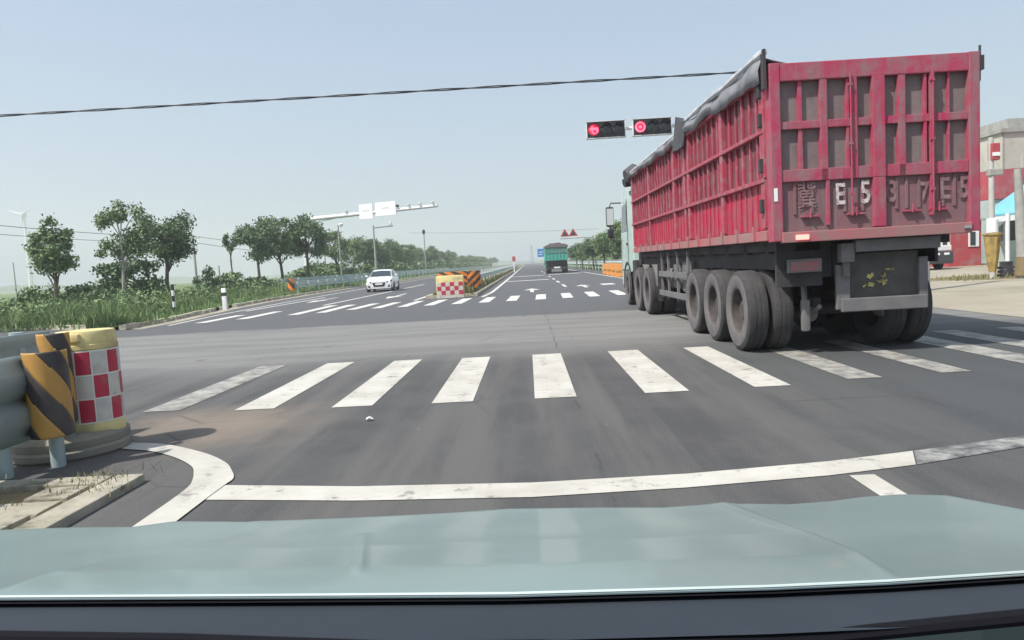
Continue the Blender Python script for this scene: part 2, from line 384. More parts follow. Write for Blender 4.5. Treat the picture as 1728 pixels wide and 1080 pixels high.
# near median: raised nose with pavers
def slab_block(x0, x1, y0, y1, z0, z1, b): b.bb(x0, x1, y0, y1, z0, z1, .012)
b = MB()
slab_block(-3.0, -2.8, -3, 4.9, -.02, .06, b); slab_block(-5.3, -3.02, 4.72, 4.9, -.02, .06, b)
yy = 4.70
for r_ in range(14):
    xx = -3.05; k = 0
    while xx > -5.3:
        wd = random.uniform(.28, .46)
        if random.random() > .12:
            b.box((xx-wd/2, yy-.14, .012+random.uniform(-.01, .01)), (wd-.03, .25, .08), Matrix.Rotation(random.uniform(-.06, .06), 3, 'Z'), .01)
        xx -= wd
    yy -= .29
tag(b.build('median_paving', M['slab']), kind='structure')
b = MB(); b.face([(-5.2, -3, .02), (-3.0, -3, .02), (-3.0, 4.8, .02), (-5.2, 4.8, .02)]); tag(b.build('median_soil', M['dirt']), kind='structure')
# far median
b = MB(); b.bb(-2.55, -2.37, 32.5, 400, -.02, .14); b.bb(-4.75, -4.57, 32.5, 400, -.02, .14); b.bb(-4.57, -2.55, 32.5, 32.7, -.02, .14)
tag(b.build('median_kerb', M['kerb']), kind='structure')
b = MB(); b.face([(-4.57, 32.6, .1), (-2.55, 32.6, .1), (-2.55, 1500, .1), (-4.57, 1500, .1)]); tag(b.build('median_ground', M['dirt']), kind='structure')

# ------------------------------------------------------------------ markings
Z1 = .005
def quad(b, x0, x1, y0, y1, sk=0, z=Z1): b.face([(x0, y0, z), (x1, y0, z), (x1+sk, y1, z), (x0+sk, y1, z)])
def smooth(p, n=6):
    q = []
    for i in range(len(p)-1):
        a0_, a1_, a2_, a3_ = (Vector(p[max(0, i-1)]), Vector(p[i]), Vector(p[i+1]), Vector(p[min(len(p)-1, i+2)]))
        for k in range(n):
            t = k/n; v = .5*((2*a1_)+(a2_-a0_)*t+(2*a0_-5*a1_+4*a2_-a3_)*t*t+(3*a1_-a0_-3*a2_+a3_)*t**3); q.append((v.x, v.y))
    return q+[p[-1]]
def strip(b, a, c, z=Z1): b.grid([[(x, y, z) for x, y in a], [(x, y, z) for x, y in c]])
b = MB()
for x0, x1, y0, y1 in [(-3.21, -2.78, 7.42, 10.98), (-2.13, -1.7, 7.30, 10.85), (-1.07, -.64, 7.25, 10.75), (-.0, .43, 7.22, 10.7), (1.13, 1.58, 7.22, 10.65), (2.25, 2.62, 7.24, 10.6)]:
    quad(b, x0, x1, y0, y1)
tag(b.build('crosswalk', M['paint']), kind='structure')
b = MB()
for x0, x1, y0, y1 in [(-4.3, -3.88, 7.6, 11.05), (3.27, 3.63, 7.42, 10.6), (4.28, 4.6, 7.5, 10.5)]: quad(b, x0, x1, y0, y1)
tag(b.build('worn_crosswalk', M['paint_worn']), kind='structure')
b = MB()
for x0, x1, y0, y1 in [(5.33, 5.75, 7.6, 10.6), (6.12, 6.5, 8.0, 11.0), (7.1, 7.45, 8.3, 11.0)]: quad(b, x0, x1, y0, y1)
tag(b.build('faint_crosswalk', M['paint_worn']), kind='structure')
b = MB()
strip(b, [(-2.14, 4.70), (-1.2, 4.53), (-.04, 4.43), (.95, 4.46), (1.89, 4.58), (2.2, 4.65), (2.5, 4.72)], [(-2.2, 4.41), (-1.13, 4.24), (-.04, 4.15), (.88, 4.19), (1.77, 4.29), (2.1, 4.36), (2.36, 4.42)])
quad(b, 1.88, 2.03, -2, 4.27)
tag(b.build('stop_line', M['paint']), kind='structure')
b = MB(); strip(b, [(2.51, 4.722), (2.6, 4.745), (3.37, 4.95), (4.5, 5.2)], [(2.37, 4.422), (2.46, 4.45), (3.21, 4.69), (4.4, 4.9)])
tag(b.build('worn_stop_line', M['paint_faint']), kind='structure')
b = MB()
strip(b, smooth([(-5.6, 5.6), (-4.6, 6.2), (-3.9, 6.3), (-3.6, 6.13), (-3.2, 5.98), (-2.71, 5.62), (-2.4, 5.3), (-2.24, 5.05), (-2.145, 4.85), (-2.14, 4.69), (-2.14, 4.42), (-2.13, 3.9)])+[(-2.12, -2)],
      smooth([(-5.6, 5.35), (-4.6, 5.95), (-3.9, 6.03), (-3.52, 5.89), (-3.2, 5.75), (-2.88, 5.5), (-2.62, 5.22), (-2.5, 5.0), (-2.43, 4.83), (-2.39, 4.69), (-2.37, 4.42), (-2.36, 3.9)])+[(-2.35, -2)], .0095)
tag(b.build('median_line', M['paint']), kind='structure')
# far side
b = MB()
for xc in (-6.75, -5.8, -4.8, -3.8, -2.75, -1.72, -.68, .42, 1.45, 2.45, 3.5, 4.5, 5.5):
    quad(b, xc-.2, xc+.2, 26.6, 30.6, .1)
for x0, y0, y1 in ((-8.7, 25.2, 31), (-7.8, 25.6, 30.6), (-10.2, 24.3, 28.3), (-11.2, 23.4, 27.0)): quad(b, x0, x0+.42, y0, y1, -.1)
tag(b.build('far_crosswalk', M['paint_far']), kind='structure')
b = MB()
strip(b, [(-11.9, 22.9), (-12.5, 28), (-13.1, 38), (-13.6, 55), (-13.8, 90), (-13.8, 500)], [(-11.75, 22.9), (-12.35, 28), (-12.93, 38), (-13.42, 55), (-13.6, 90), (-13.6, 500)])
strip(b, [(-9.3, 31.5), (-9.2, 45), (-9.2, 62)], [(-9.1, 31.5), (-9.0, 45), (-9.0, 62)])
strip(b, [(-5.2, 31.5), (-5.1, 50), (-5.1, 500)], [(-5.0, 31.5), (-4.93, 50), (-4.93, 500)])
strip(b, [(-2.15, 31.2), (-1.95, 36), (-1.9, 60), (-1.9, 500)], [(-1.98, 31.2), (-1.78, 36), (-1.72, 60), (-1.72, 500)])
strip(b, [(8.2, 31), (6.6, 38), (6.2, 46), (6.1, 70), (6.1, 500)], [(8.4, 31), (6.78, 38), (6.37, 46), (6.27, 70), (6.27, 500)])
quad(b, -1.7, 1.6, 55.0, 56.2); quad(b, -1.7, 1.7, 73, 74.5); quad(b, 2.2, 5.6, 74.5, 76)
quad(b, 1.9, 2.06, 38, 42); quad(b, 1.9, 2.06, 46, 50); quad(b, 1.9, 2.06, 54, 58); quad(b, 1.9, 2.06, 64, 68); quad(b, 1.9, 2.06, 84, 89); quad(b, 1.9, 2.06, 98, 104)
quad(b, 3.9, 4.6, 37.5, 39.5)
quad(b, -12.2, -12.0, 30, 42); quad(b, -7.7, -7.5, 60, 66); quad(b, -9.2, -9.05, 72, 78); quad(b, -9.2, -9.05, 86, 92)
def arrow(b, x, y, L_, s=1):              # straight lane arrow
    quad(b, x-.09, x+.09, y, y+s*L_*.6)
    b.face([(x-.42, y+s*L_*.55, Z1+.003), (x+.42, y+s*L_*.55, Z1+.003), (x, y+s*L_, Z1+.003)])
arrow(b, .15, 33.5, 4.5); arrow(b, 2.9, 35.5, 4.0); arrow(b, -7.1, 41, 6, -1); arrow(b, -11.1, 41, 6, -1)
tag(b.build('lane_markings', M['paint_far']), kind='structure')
# dusty dirt around the right poles
b = MB(); b.face([(12.8, 25.6, .012), (15.2, 23.3, .012), (22, 22.4, .012), (24, 24.5, .012), (17, 27, .012)]); tag(b.build('dirt_patch', M['dirt']), kind='structure')

# ================================================================== HAUL TRUCK
T = thing('dump_truck', 'red high-sided dump truck covered in dust, right beside the camera on the crosswalk', 'truck', (4.28, 8.9, 0), R(.6))
ZB, ZT, HW, LB = 1.50, 3.62, 1.25, 10.5
YS = 4.0     # the split between rear and front bodies along the side
def box_side():
    b = MB()
    b.bb(-HW+.05, -HW+.09, .1, LB, ZB+.05, ZT-.02)                # sheet
    return b
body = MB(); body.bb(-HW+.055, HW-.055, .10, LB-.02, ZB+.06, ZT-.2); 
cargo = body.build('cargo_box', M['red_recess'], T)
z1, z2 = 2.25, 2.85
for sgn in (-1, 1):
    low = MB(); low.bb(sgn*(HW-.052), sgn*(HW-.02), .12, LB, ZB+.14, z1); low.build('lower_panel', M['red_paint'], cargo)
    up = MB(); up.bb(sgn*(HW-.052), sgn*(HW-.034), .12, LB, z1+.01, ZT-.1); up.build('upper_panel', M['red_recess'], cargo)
    rib = MB()
    n = 34
    for k in range(n+1):
        y = .18+(LB-.3)*k/n
        main = k in (0, 6, 13, 14, 17, 26, 34)
        wd, pr_ = (.15, .075) if main else ((.05, .035) if k % 2 else (.035, .03))
        x0 = sgn*(HW-.033); x1 = sgn*(HW-.033+pr_)
        rib.bb(x0, x1, y-wd/2, y+wd/2, z1+.03, ZT-.08, .006)
        if main: rib.bb(x0+sgn*.015, x1-sgn*.002, y-wd/2+.01, y+wd/2-.01, ZB+.16, z1-.03, .006)
    for zz, h in ((z1, .055), (z2, .05)):
        rib.bb(sgn*(HW-.035), sgn*(HW+.055), .12, LB, zz-h/2, zz+h/2, .008)
    rib.bb(sgn*(HW-.06), sgn*(HW+.06), .12, LB, ZT-.14, ZT-.02, .01)
    rib.build('side_rib', M['red_rib'], cargo)
for sgn in (-1, 1):
    lr = MB()
    for k in range(44):
        y = .3+(LB-.5)*k/43
        lr.bb(sgn*(HW-.022), sgn*(HW-.002), y-.014, y+.014, ZB+.15, z1-.04)
    lr.build('lower_rib', M['red_paint'], cargo)
bt = MB()
for sgn in (-1, 1):
    bt.bb(sgn*(HW-.07), sgn*(HW+.04), .1, LB, ZB, ZB+.13, .01)
    for k in range(14): bt.bb(sgn*(HW+.03), sgn*(HW+.065), .5+k*.73, .56+k*.73, ZB+.01, ZB+.2)
bt.bb(-HW+.07, HW-.07, LB-.06, LB+.02, ZB, ZT-.1)
bt.build('bottom_rail', M['red_bottom'], cargo)
# side doors hardware: hinges on rear corner
for z in (1.85, 2.35, 2.9, 3.25):
    hg = MB(); hg.bb(-HW-.085, -HW-.03, .13, .2, z, z+.17, .01); hg.build('hinge', M['chassis'], cargo)

# tailgate
def px2x(px): return (px-1308)/349*2.5-1.25
def py2z(py): return ZT-(py-88)*(ZT-ZB)/316
tgp = MB(); tgp.bb(-HW+.06, HW-.06, .03, .09, ZB+.7, ZT-.2)
tg = bpy.data.objects.new('tailgate', tgp.build('tmp', M['tail_panel']).data); bpy.data.objects.remove(bpy.data.objects['tmp'])
COL.objects.link(tg); tg.parent = T
fr = MB()
fr.bb(-HW-.01, -HW+.12, -.06, .14, ZB-.02, ZT, .012); fr.bb(HW-.12, HW+.01, -.06, .14, ZB-.02, ZT, .012)
fr.bb(-HW+.12, HW-.12, -.05, .1, ZT-.22, ZT-.005, .012)
zA0, zA1, zB0, zB1, zC1 = py2z(120), py2z(192), py2z(206), py2z(278), py2z(300)
fr.bb(-HW+.12, HW-.12, -.035, .04, zB0, zA1, .008)
fr.bb(-HW+.12, HW-.12, -.045, .04, zC1, zB1-.002, .008)
cols = [(1356, 1363, .02), (1392, 1404, .045), (1437, 1442, .025), (1445, 1454, .05), (1479, 1499, .07), (1523, 1535, .045), (1567, 1572, .03), (1576, 1584, .05), (1608, 1611, .02)]
for a, c, p in cols: fr.bb(px2x(a), px2x(c), -p, .04, zC1+.002, ZT-.218, .006)
fr.bb(px2x(1479), px2x(1499), -.068, .04, ZB+.1, zC1, .008)
fr.bb(px2x(1400), px2x(1406), -.04, .04, ZB+.15, zC1-.002, .006); fr.bb(px2x(1576), px2x(1582), -.045, .04, ZB+.2, zC1-.002, .006)
fr.build('tailgate_frame', M['tail_frame'], tg)
lp = MB(); lp.bb(-HW+.12, HW-.12, .0, .06, ZB+.02, zC1+.01)
for px in (1345, 1374, 1430, 1460, 1518, 1535, 1556, 1596, 1616): lp.bb(px2x(px), px2x(px+5), -.018, .02, ZB+.3, zC1-.02, .004)
lp.build('lower_tailgate', M['tail_lower'], tg)
rl = MB(); rl.bb(-HW+.1, HW-.1, -.08, .02, ZB-.04, ZB+.09, .01); rl.build('tail_sill', M['red_bottom'], tg)
hw_ = MB()
for px in (1372, 1450, 1545, 1590):
    x = px2x(px); hw_.bb(x-.11, x+.11, -.045, -.0, ZB+.26, ZB+.285); hw_.tube([(x, -.05, ZB+.25), (x, -.05, ZB+.36)], .011)
for px in (1441, 1578): hw_.tube([(px2x(px), -.078, ZB+.25), (px2x(px), -.078, ZT-.16)], .011, 8)
for z in (2.0, 2.6, 3.3): hw_.bb(px2x(1438), px2x(1444), -.09, -.05, z, z+.03); hw_.bb(px2x(1575), px2x(1581), -.09, -.05, z, z+.03)
hw_.build('latch_rod', M['tail_frame'], tg)
def text_mesh(s, size, m, parent, loc, rot=(R(90), 0, 0), name='lettering', ext=.003, sx=1):
    cu = bpy.data.curves.new(name, 'FONT'); cu.body = s; cu.size = size; cu.extrude = .0006; cu.offset = .008 if s < 'z' else .001; cu.align_x = 'CENTER'; cu.resolution_u = 3
    o = bpy.data.objects.new('tmp_text', cu); COL.objects.link(o)
    dg = bpy.context.evaluated_depsgraph_get(); me = bpy.data.meshes.new_from_object(o.evaluated_get(dg))
    bpy.data.objects.remove(o); me.materials.clear(); me.materials.append(m)
    q = bpy.data.objects.new(name, me); COL.objects.link(q); q.parent = parent; q.location = loc; q.rotation_euler = rot; q.scale = (sx, 1, 1)
    return q
for ch, px, m_, sz in (('冀', 1367, 'worn_letter', .30), ('E', 1424, 'old_letter', .36), ('5', 1467, 'old_letter', .38), ('3', 1513, 'worn_letter', .36), ('7', 1567, 'worn_letter', .3), ('E', 1601, 'worn_letter', .36), ('5', 1634, 'worn_letter', .36)):
    q = text_mesh(ch, sz if ch < 'z' else .34, M[m_], tg, (px2x(px), -.022, ZB+.40), sx=.72)
b = MB(); b.bb(px2x(1310), px2x(1316), -.066, -.06, ZB+.47, ZB+.63); b.build('reflective_strip', M['sign_white'], tg)
b = MB(); b.bb(px2x(1344), px2x(1366), -.1, -.075, ZB-.01, ZB+.05, .008); b.build('tail_light', M['tail'], tg)
b = MB(); b.bb(px2x(1628), px2x(1640), -.1, -.075, ZB+.01, ZB+.05, .008); b.build('tail_light', M['chrome'], tg)
# white/grey tarpaulin: arch across the top, hanging over the left side
def tarp(y0, y1, drop0, drop1, name, z0=0.0, zf=0.0):
    n = 40; rows = []
    for k in range(n+1):
        t = k/n; y = y0+(y1-y0)*t; zt = ZT+.1+z0*(1-t)+zf*t+.02*math.sin(y*3.1)
        dr = drop0*(1-t)+drop1*t+.018*math.sin(y*4.3)+.012*math.sin(y*9.7)
        out_ = HW+.075+.02*math.sin(y*5.1)
        row = [(-out_-.012, y, zt-dr), (-out_-.03, y, zt-dr*.5), (-out_, y, zt-.07), (-out_+.03, y, zt), (-HW+.3, y, zt-.1), (0, y, zt-.13), (HW-.3, y, zt-.12), (out_-.04, y, zt-.13), (out_-.02, y, zt-.2)]
        rows.append(row)
    b = MB(); b.grid(rows); o = b.build(name, M['tarp'], T, True)
    md = o.modifiers.new('solid', 'SOLIDIFY'); md.thickness = .012; return o
tp1 = tarp(.05, YS, .30, .20, 'tarpaulin', .0, .0); tarp(YS+.55, LB, .22, .14, 'tarpaulin', -.05, -.1)
b = MB()                                                         # bright folded edge lying along the rim
b.tube([(-HW-.05, y, ZT+.145+.01*math.sin(y*3)) for y in np.linspace(-.03, YS, 26)], [.042+.008*math.sin(i) for i in range(26)], 7)
b.build('tarp_roll', M['tarp_light'], T, True)
b = MB(); b.tube([(-HW-.02, y, ZT+.09-.005*y) for y in np.linspace(YS+.6, LB, 20)], .035, 7); b.build('tarp_roll', M['tarp_light'], T, True)
b = MB(); b.bb(-HW-.08, -HW-.045, -.07, .02, ZT-.3, ZT+.17); b.build('corner_post', M['chassis'], T)
b = MB(); b.tube([(HW+.02, -.03, ZT-.35), (HW+.025, -.03, ZT+.07)], .014); b.bb(HW+.01, HW+.06, -.06, .05, ZT-.22, ZT-.05); b.build('corner_rod', M['chassis'], T)
b = MB(); b.grid([[(-HW-.13, YS+.02, ZT-.32), (-HW-.06, YS+.04, ZT+.12), (-HW+.1, YS+.05, ZT+.12)], [(-HW-.14, YS+.35, ZT-.33), (-HW-.07, YS+.35, ZT+.18), (-HW+.1, YS+.35, ZT+.18)], [(-HW-.15, YS+.75, ZT-.30), (-HW-.07, YS+.75, ZT+.34), (-HW+.1, YS+.75, ZT+.3)]])
o = b.build('tarp_flap', M['tarp_dark'], T); md = o.modifiers.new('s', 'SOLIDIFY'); md.thickness = .03
# bundle of rolled tarp over the cab
b = MB(); random.seed(3)
pr_ = []
for k in range(15):
    t = k/14; pr_.append((-HW-.12+t*(2*HW+.24), LB+.35+.05*math.sin(k*2.1), ZT-.02+.05*math.sin(k*1.7)))
b.tube(pr_, [.16 if k in (0, 14) else .27+.03*math.sin(k*2.7) for k in range(15)], 12)
b.tube([(x, y+.3, z-.16) for x, y, z in pr_], [.12+.03*math.sin(k*1.3) for k in range(15)], 10)
o = b.build('tarp_bundle', M['tarp_dark'], T, True)
# chassis
ch = MB()
for sx in (-1, 1):
    ch.bb(sx*.38, sx*.52, .35, 12.2, 1.0, ZB-.02, .01)
    ch.bb(sx*.85, sx*1.1, .3, LB, ZB-.14, ZB-.004)
for sx in (-1, 1): ch.bb(sx*.98, sx*1.02, .42, LB, 1.12, ZB-.145)
ch.bb(-1.1, px2x(1418)-.06, .3, .36, .9, ZB-.15)
for k in range(12): ch.bb(-1.1, 1.1, .6+k*.9, .72+k*.9, ZB-.16, ZB-.006)
ch.bb(-.36, .36, .35, .5, 1.0, 1.4)
AX = [1.15, 2.42, 3.7, 8.25, 9.55, 12.1]
for y in AX:
    ch.tube([(-.95, y, .53), (.95, y, .53)], .085, 10)
    for sx in (-1, 1):
        ch.bb(sx*.40, sx*.50, y-.5, y+.5, .6, .72); ch.bb(sx*.38, sx*.52, y-.08, y+.08, .7, 1.02)
ch.lathe([(0, -.28), (.16, -.2), (.2, 0), (.16, .2), (0, .28)], (0, 8.25, .56), 'X'); ch.lathe([(0, -.28), (.16, -.2), (.2, 0), (.16, .2), (0, .28)], (0, 9.55, .56), 'X')
ch.build('chassis', M['chassis'], T)
sg = MB()
for z in (.5, .92): sg.bb(-HW+.02, -HW+.06, 4.7, 7.4, z, z+.12, .008)
for y in (4.8, 5.7, 6.6, 7.3): sg.bb(-HW+.06, -HW+.1, y-.04, y+.04, .45, 1.45)
sg.build('side_guard', M['dust_metal'], T)
tk = MB(); tk.bb(-HW+.16, -.65, 4.85, 5.7, .62, 1.25, .05); tk.bb(-HW+.16, -.65, 5.9, 6.5, .68, 1.2, .03); tk.lathe([(0, -.3), (.2, -.28), (.2, .28), (0, .3)], (-.9, 7.0, .95), 'Y'); tk.build('tank', M['dust_metal'], T)
# wheels: tyre (tread) + side wall + rim
def wheel_parts(parent, x, y, r, wd, sgn, name='wheel', dual=True):
    t = MB(); h = wd/2
    def one(cx):
        t.lathe([(r*.57, -h*.8), (r*.62, -h), (r*.9, -h*1.02), (r*.975, -h*.86), (r, -h*.6), (r, -h*.3), (r*.985, -h*.27), (r*.985, -h*.2), (r, -h*.17), (r, h*.17), (r*.985, h*.2), (r*.985, h*.27), (r, h*.3), (r, h*.6), (r*.975, h*.86), (r*.9, h*1.02), (r*.62, h), (r*.57, h*.8), (r*.57, -h*.8)], (cx, 0, 0), 'X', 40, False)
    one(0)
    if dual: one(-sgn*(wd+.05))
    o = t.build(name, M['tyre'], parent, True, loc=(x, y, r))
    s = MB(); s.lathe([(r*.56, h*.9), (r*.6, h*1.02), (r*.75, h*1.07), (r*.88, h*1.05), (r*.9, h*.98)] if sgn > 0 else [(r*.56, -h*.9), (r*.6, -h*1.02), (r*.75, -h*1.07), (r*.88, -h*1.05), (r*.9, -h*.98)], (0, 0, 0), 'X', 40, False)
    s.build('sidewall', M['tyre_wall'], o, True)
    rm = MB(); d = sgn
    if dual: prof = [(r*.58, d*h*.95), (r*.54, d*h*.8), (r*.52, -d*h*.2), (r*.3, -d*h*.3), (r*.26, d*h*.25), (r*.2, d*h*.5), (.001, d*h*.52)]
    else: prof = [(r*.58, d*h*.95), (r*.54, d*h*.85), (r*.46, d*h*.55), (r*.3, d*h*.9), (r*.24, d*h*1.05), (r*.14, d*h*1.1), (.001, d*h*1.1)]
    rm.lathe(prof, (0, 0, 0), 'X', 32, False)
    for k in range(10):
        a = k*.628; off = -d*h*.24 if dual else d*h*.75
        rm.tube([(off, r*.36*math.cos(a), r*.36*math.sin(a)), (off+d*.05, r*.36*math.cos(a), r*.36*math.sin(a))], .017, 6)
    rm.build('rim', M['rim'], o, True)
    return o
for y in AX[:5]:
    for s in (-1, 1): wheel_parts(T, -HW+.02 if s < 0 else HW-.32, y, .56, .28, s)
for s in (-1, 1): wheel_parts(T, s*(HW-.15), 12.1, .53, .3, s, dual=False)
# mud flap frame in the middle right of the tail
mg = MB(); xl, xr = px2x(1436), px2x(1584)
mg.bb(xl-.05, xl+.12, .2, .26, .58, 1.15, .01); mg.bb(xl, xr+.02, .17, .23, .55, .72, .012); mg.bb(xr-.07, xr+.04, .2, .26, .6, 1.2, .01)
mg.bb(xl-.03, xl+.14, .1, .22, 1.18, 1.42, .012); mg.bb(xl+.14, xr+.12, .06, .2, 1.3, 1.45, .012); mg.bb(xl+.02, xl+.1, .16, .2, 1.0, 1.2)
fl0 = mg.build('underrun_frame', M['dust_metal'], T)
b = MB(); b.bb(xl+.1, xr-.06, .26, .28, .7, 1.28); b.build('mud_flap', M['flap'], fl0)
random.seed(5)
for cx in (px2x(1487), px2x(1512)):
    b = MB()
    for q in range(7):
        b.box((cx+random.uniform(-.05, .06), .25, .95+random.uniform(-.08, .07)), (random.uniform(.02, .07), .012, random.uniform(.015, .05)), Matrix.Rotation(random.uniform(-1, 1), 3, 'Y'))
    if cx > .15: b.box((cx+.1, .25, 1.06), (.1, .012, .025))
    b.build('yellow_lettering', M['yellow_mark'], fl0)
b = MB(); b.bb(px2x(1344), px2x(1404), .2, .25, 1.08, 1.25, .01); pl = b.build('number_plate', M['dust_metal'], T)
b = MB(); b.bb(px2x(1349), px2x(1399), .192, .2, 1.10, 1.22); b.build('plate_face', M['plate'], pl)
for x in (-.52, .52):                                              # brake chambers at the last axle
    b = MB(); b.lathe([(0, -.14), (.1, -.12), (.11, 0), (.1, .12), (0, .14)], (x, .82, .5), 'Y'); b.tube([(x, .7, .5), (x, .4, .62)], .03); b.build('brake_chamber', M['dust_metal'], T, True)
b = MB(); b.bb(-.74, -.63, .42, .5, .30, .72, .03); b.tube([(-.69, .46, .7), (-.62, .7, 1.15)], .035); b.build('spring_hanger', M['dust_metal'], T, True)
for y0 in (7.45, 10.35):
    for s in (-1, 1): b = MB(); b.bb(s*(HW-.3), s*(HW-.005), y0, y0+.02, .35, 1.2); b.build('mud_flap', M['chassis'], T)
for s in (-1, 1):
    for y in (8.25, 9.55):
        b = MB(); pts = [(s*(HW-.28), y+.66*math.cos(a), .53+.66*math.sin(a)) for a in np.linspace(.25, math.pi-.25, 10)]
        b.grid([pts, [(s*(HW-.0), p[1], p[2]) for p in pts]]); b.build('mudguard', M['dust_metal'], T)
# tractor cab
CY0, CY1 = LB+.62, 13.25
cb = MB(); prof = [(CY0, .95), (CY0, 3.0), (CY0+.15, 3.28), (CY0+.9, 3.36), (CY1-.35, 3.2), (CY1-.05, 2.1), (CY1, 1.2), (CY1, .55), (CY1-.35, .5), (CY1-.45, .9)]
for i in range(8): pass
cb.prism([(-1.22, y, z) for y, z in prof], (2.44, 0, 0))
bmesh.ops.bevel(cb.bm, geom=[e for e in cb.bm.edges if e.calc_length() < 2.4], offset=.05, segments=2, affect='EDGES')
cab = cb.build('cab', M['cab'], T, True)
for s in (-1, 1):
    b = MB(); b.prism([(s*1.215, CY0+.75, 2.15), (s*1.215, CY0+.75, 2.95), (s*1.215, CY1-.5, 2.9), (s*1.215, CY1-.22, 2.15)], (s*.015, 0, 0))
    b.build('side_window', M['glass'], cab)
b = MB(); b.prism([(-1.08, CY1-.055, 2.15), (1.08, CY1-.055, 2.15), (1.02, CY1-.36, 3.1), (-1.02, CY1-.36, 3.1)], (0, .03, .01)); b.build('windscreen', M['glass'], cab)
for s in (-1, 1):
    b = MB(); b.bb(s*1.212, s*1.232, CY0+.7, CY0+.73, 1.0, 3.05); b.bb(s*1.212, s*1.232, CY0+.72, CY1-.2, 1.0, 1.03); b.bb(s*1.22, s*1.25, CY0+.8, CY0+.95, 1.75, 1.8)
    b.build('door_seam', M['chassis'], cab)
for s in (-1, 1):
    b = MB(); b.bb(s*1.42, s*1.66, CY1-.1, CY1+.0, 2.35, 2.95, .04); b.bb(s*1.44, s*1.62, CY1-.09, CY1, 2.0, 2.28, .04)
    b.tube([(s*1.2, CY1-.15, 3.05), (s*1.5, CY1-.08, 3.06), (s*1.54, CY1-.06, 2.95)], .02); b.tube([(s*1.54, CY1-.06, 2.4), (s*1.54, CY1-.06, 1.95), (s*1.2, CY1-.15, 1.9)], .02)
    mir = b.build('mirror', M['signal_black'], cab, True)
    b = MB(); b.bb(s*1.44, s*1.64, CY1-.106, CY1-.1, 2.4, 2.9); b.build('mirror_glass', M['headlight'], mir)
for s in (-1, 1):
    b = MB(); pts = [(s*.95, 12.1+.68*math.cos(a), .53+.66*math.sin(a)) for a in np.linspace(-.1, math.pi+.1, 14)]
    b.grid([pts, [(s*1.24, p[1], p[2]) for p in pts], [(s*1.24, 12.1+(p[1]-12.1)*1.12, .53+(p[2]-.53)*1.12) for p in pts]])
    b.bb(s*.8, s*1.22, CY0-.35, CY0+.1, .55, 1.3, .04)
    b.build('cab_fender', M['chassis'], cab)
b = MB(); b.tube([(-1.05, LB+.25, .9), (-1.05, LB+.25, 3.2)], .06); b.bb(-1.0, 1.0, LB+.2, LB+.6, 1.2, 1.9); b.build('air_intake', M['chassis'], cab)

# ================================================================== GREEN TRUCK far ahead
g = thing('tipper_truck', 'green covered dump truck driving away in the distance', 'truck', (3.35, 81, 0))
b = MB(); b.bb(-1.25, 1.25, 0, 8.5, 1.45, 2.35, .02); bx = b.build('cargo_box', M['green_box'], g)
b = MB(); b.bb(-1.25, 1.25, 0, 8.5, 2.36, 3.1, .02); b.build('upper_box', M['green_top'], bx)
b = MB()
for x in (-1.22, -.8, -.4, 0, .4, .8, 1.22): b.bb(x-.04, x+.04, -.05, 0.02, 1.45, 3.08)
b.bb(-1.25, 1.25, -.06, .02, 2.3, 2.4); b.build('tail_rib', M['green_top'], bx)
b = MB(); b.grid([[(x, y, 3.1+.35*(1-(x/1.35)**2)+.05*math.sin(x*7+y)) for x in np.linspace(-1.35, 1.35, 9)] for y in (-.1, 3, 6, 8.6)]); b.grid([[(x, -.1, 3.1+.35*(1-(x/1.35)**2)+.05*math.sin(x*7-.1)) for x in np.linspace(-1.35, 1.35, 9)], [(x, -.1, 2.95) for x in np.linspace(-1.35, 1.35, 9)]])
b.build('tarpaulin', M['tarp_brown'], g)
b = MB(); b.bb(-1.2, 1.2, .4, 8.5, .9, 1.44); b.bb(-1.15, 1.15, .05, .15, .5, .75); b.build('chassis', M['chassis'], g)
for s in (-1, 1): wheel_parts(g, s*1.1, 1.2, .53, .27, s)
for s in (-1, 1): wheel_parts(g, s*1.1, 2.5, .53, .27, s)
b = MB(); b.bb(-.35, .35, -.02, .04, .58, .74); b.build('number_plate', M['sign_white'], g)
b = MB(); b.bb(-1.2, 1.2, 8.7, 10.6, .6, 2.9, .08); b.build('cab', M['green_box'], g)

# ================================================================== WHITE CAR
def loft(b, secs):
    b.grid(secs); b.bm.faces.new([v for v in []]) if False else None
W = thing('white_car', 'white crossover car coming towards the camera in the opposite lanes', 'car', (-9.95, 47.2, 0), R(4))
# local: front at -y
def ring(y, hw, zb, zt, r=.12):
    pts = []
    for x, z in ((-hw+.05, zb), (-hw, zb+.12), (-hw, zt-.16), (-hw+.07, zt-.03), (-hw*.6, zt+.02), (0, zt+.035), (hw*.6, zt+.02), (hw-.07, zt-.03), (hw, zt-.16), (hw, zb+.12), (hw-.05, zb), (-hw+.05, zb)): pts.append((x, y, z))
    return pts
b = MB()
S = [ring(-.02, .62, .3, .6), ring(.0, .78, .22, .74), ring(.18, .87, .2, .86), ring(.6, .91, .2, .95), ring(1.1, .92, .2, 1.0), ring(2., .92, .2, 1.02), ring(3.2, .92, .2, 1.03), ring(3.9, .9, .22, 1.03), ring(4.25, .86, .3, .98), ring(4.32, .7, .4, .9)]
b.grid(S); b.face(S[0][:-1]); b.face(S[-1][:-1]); bmesh.ops.remove_doubles(b.bm, verts=b.bm.verts, dist=.001)
wb = b.build('body', M['car_white'], W, True)
def cab_ring(y, hb, ht, zt): return [(-hb, y, .98), (-ht, y, zt-.07), (-ht+.1, y, zt), (0, y, zt+.02), (ht-.1, y, zt), (ht, y, zt-.07), (hb, y, .98)]
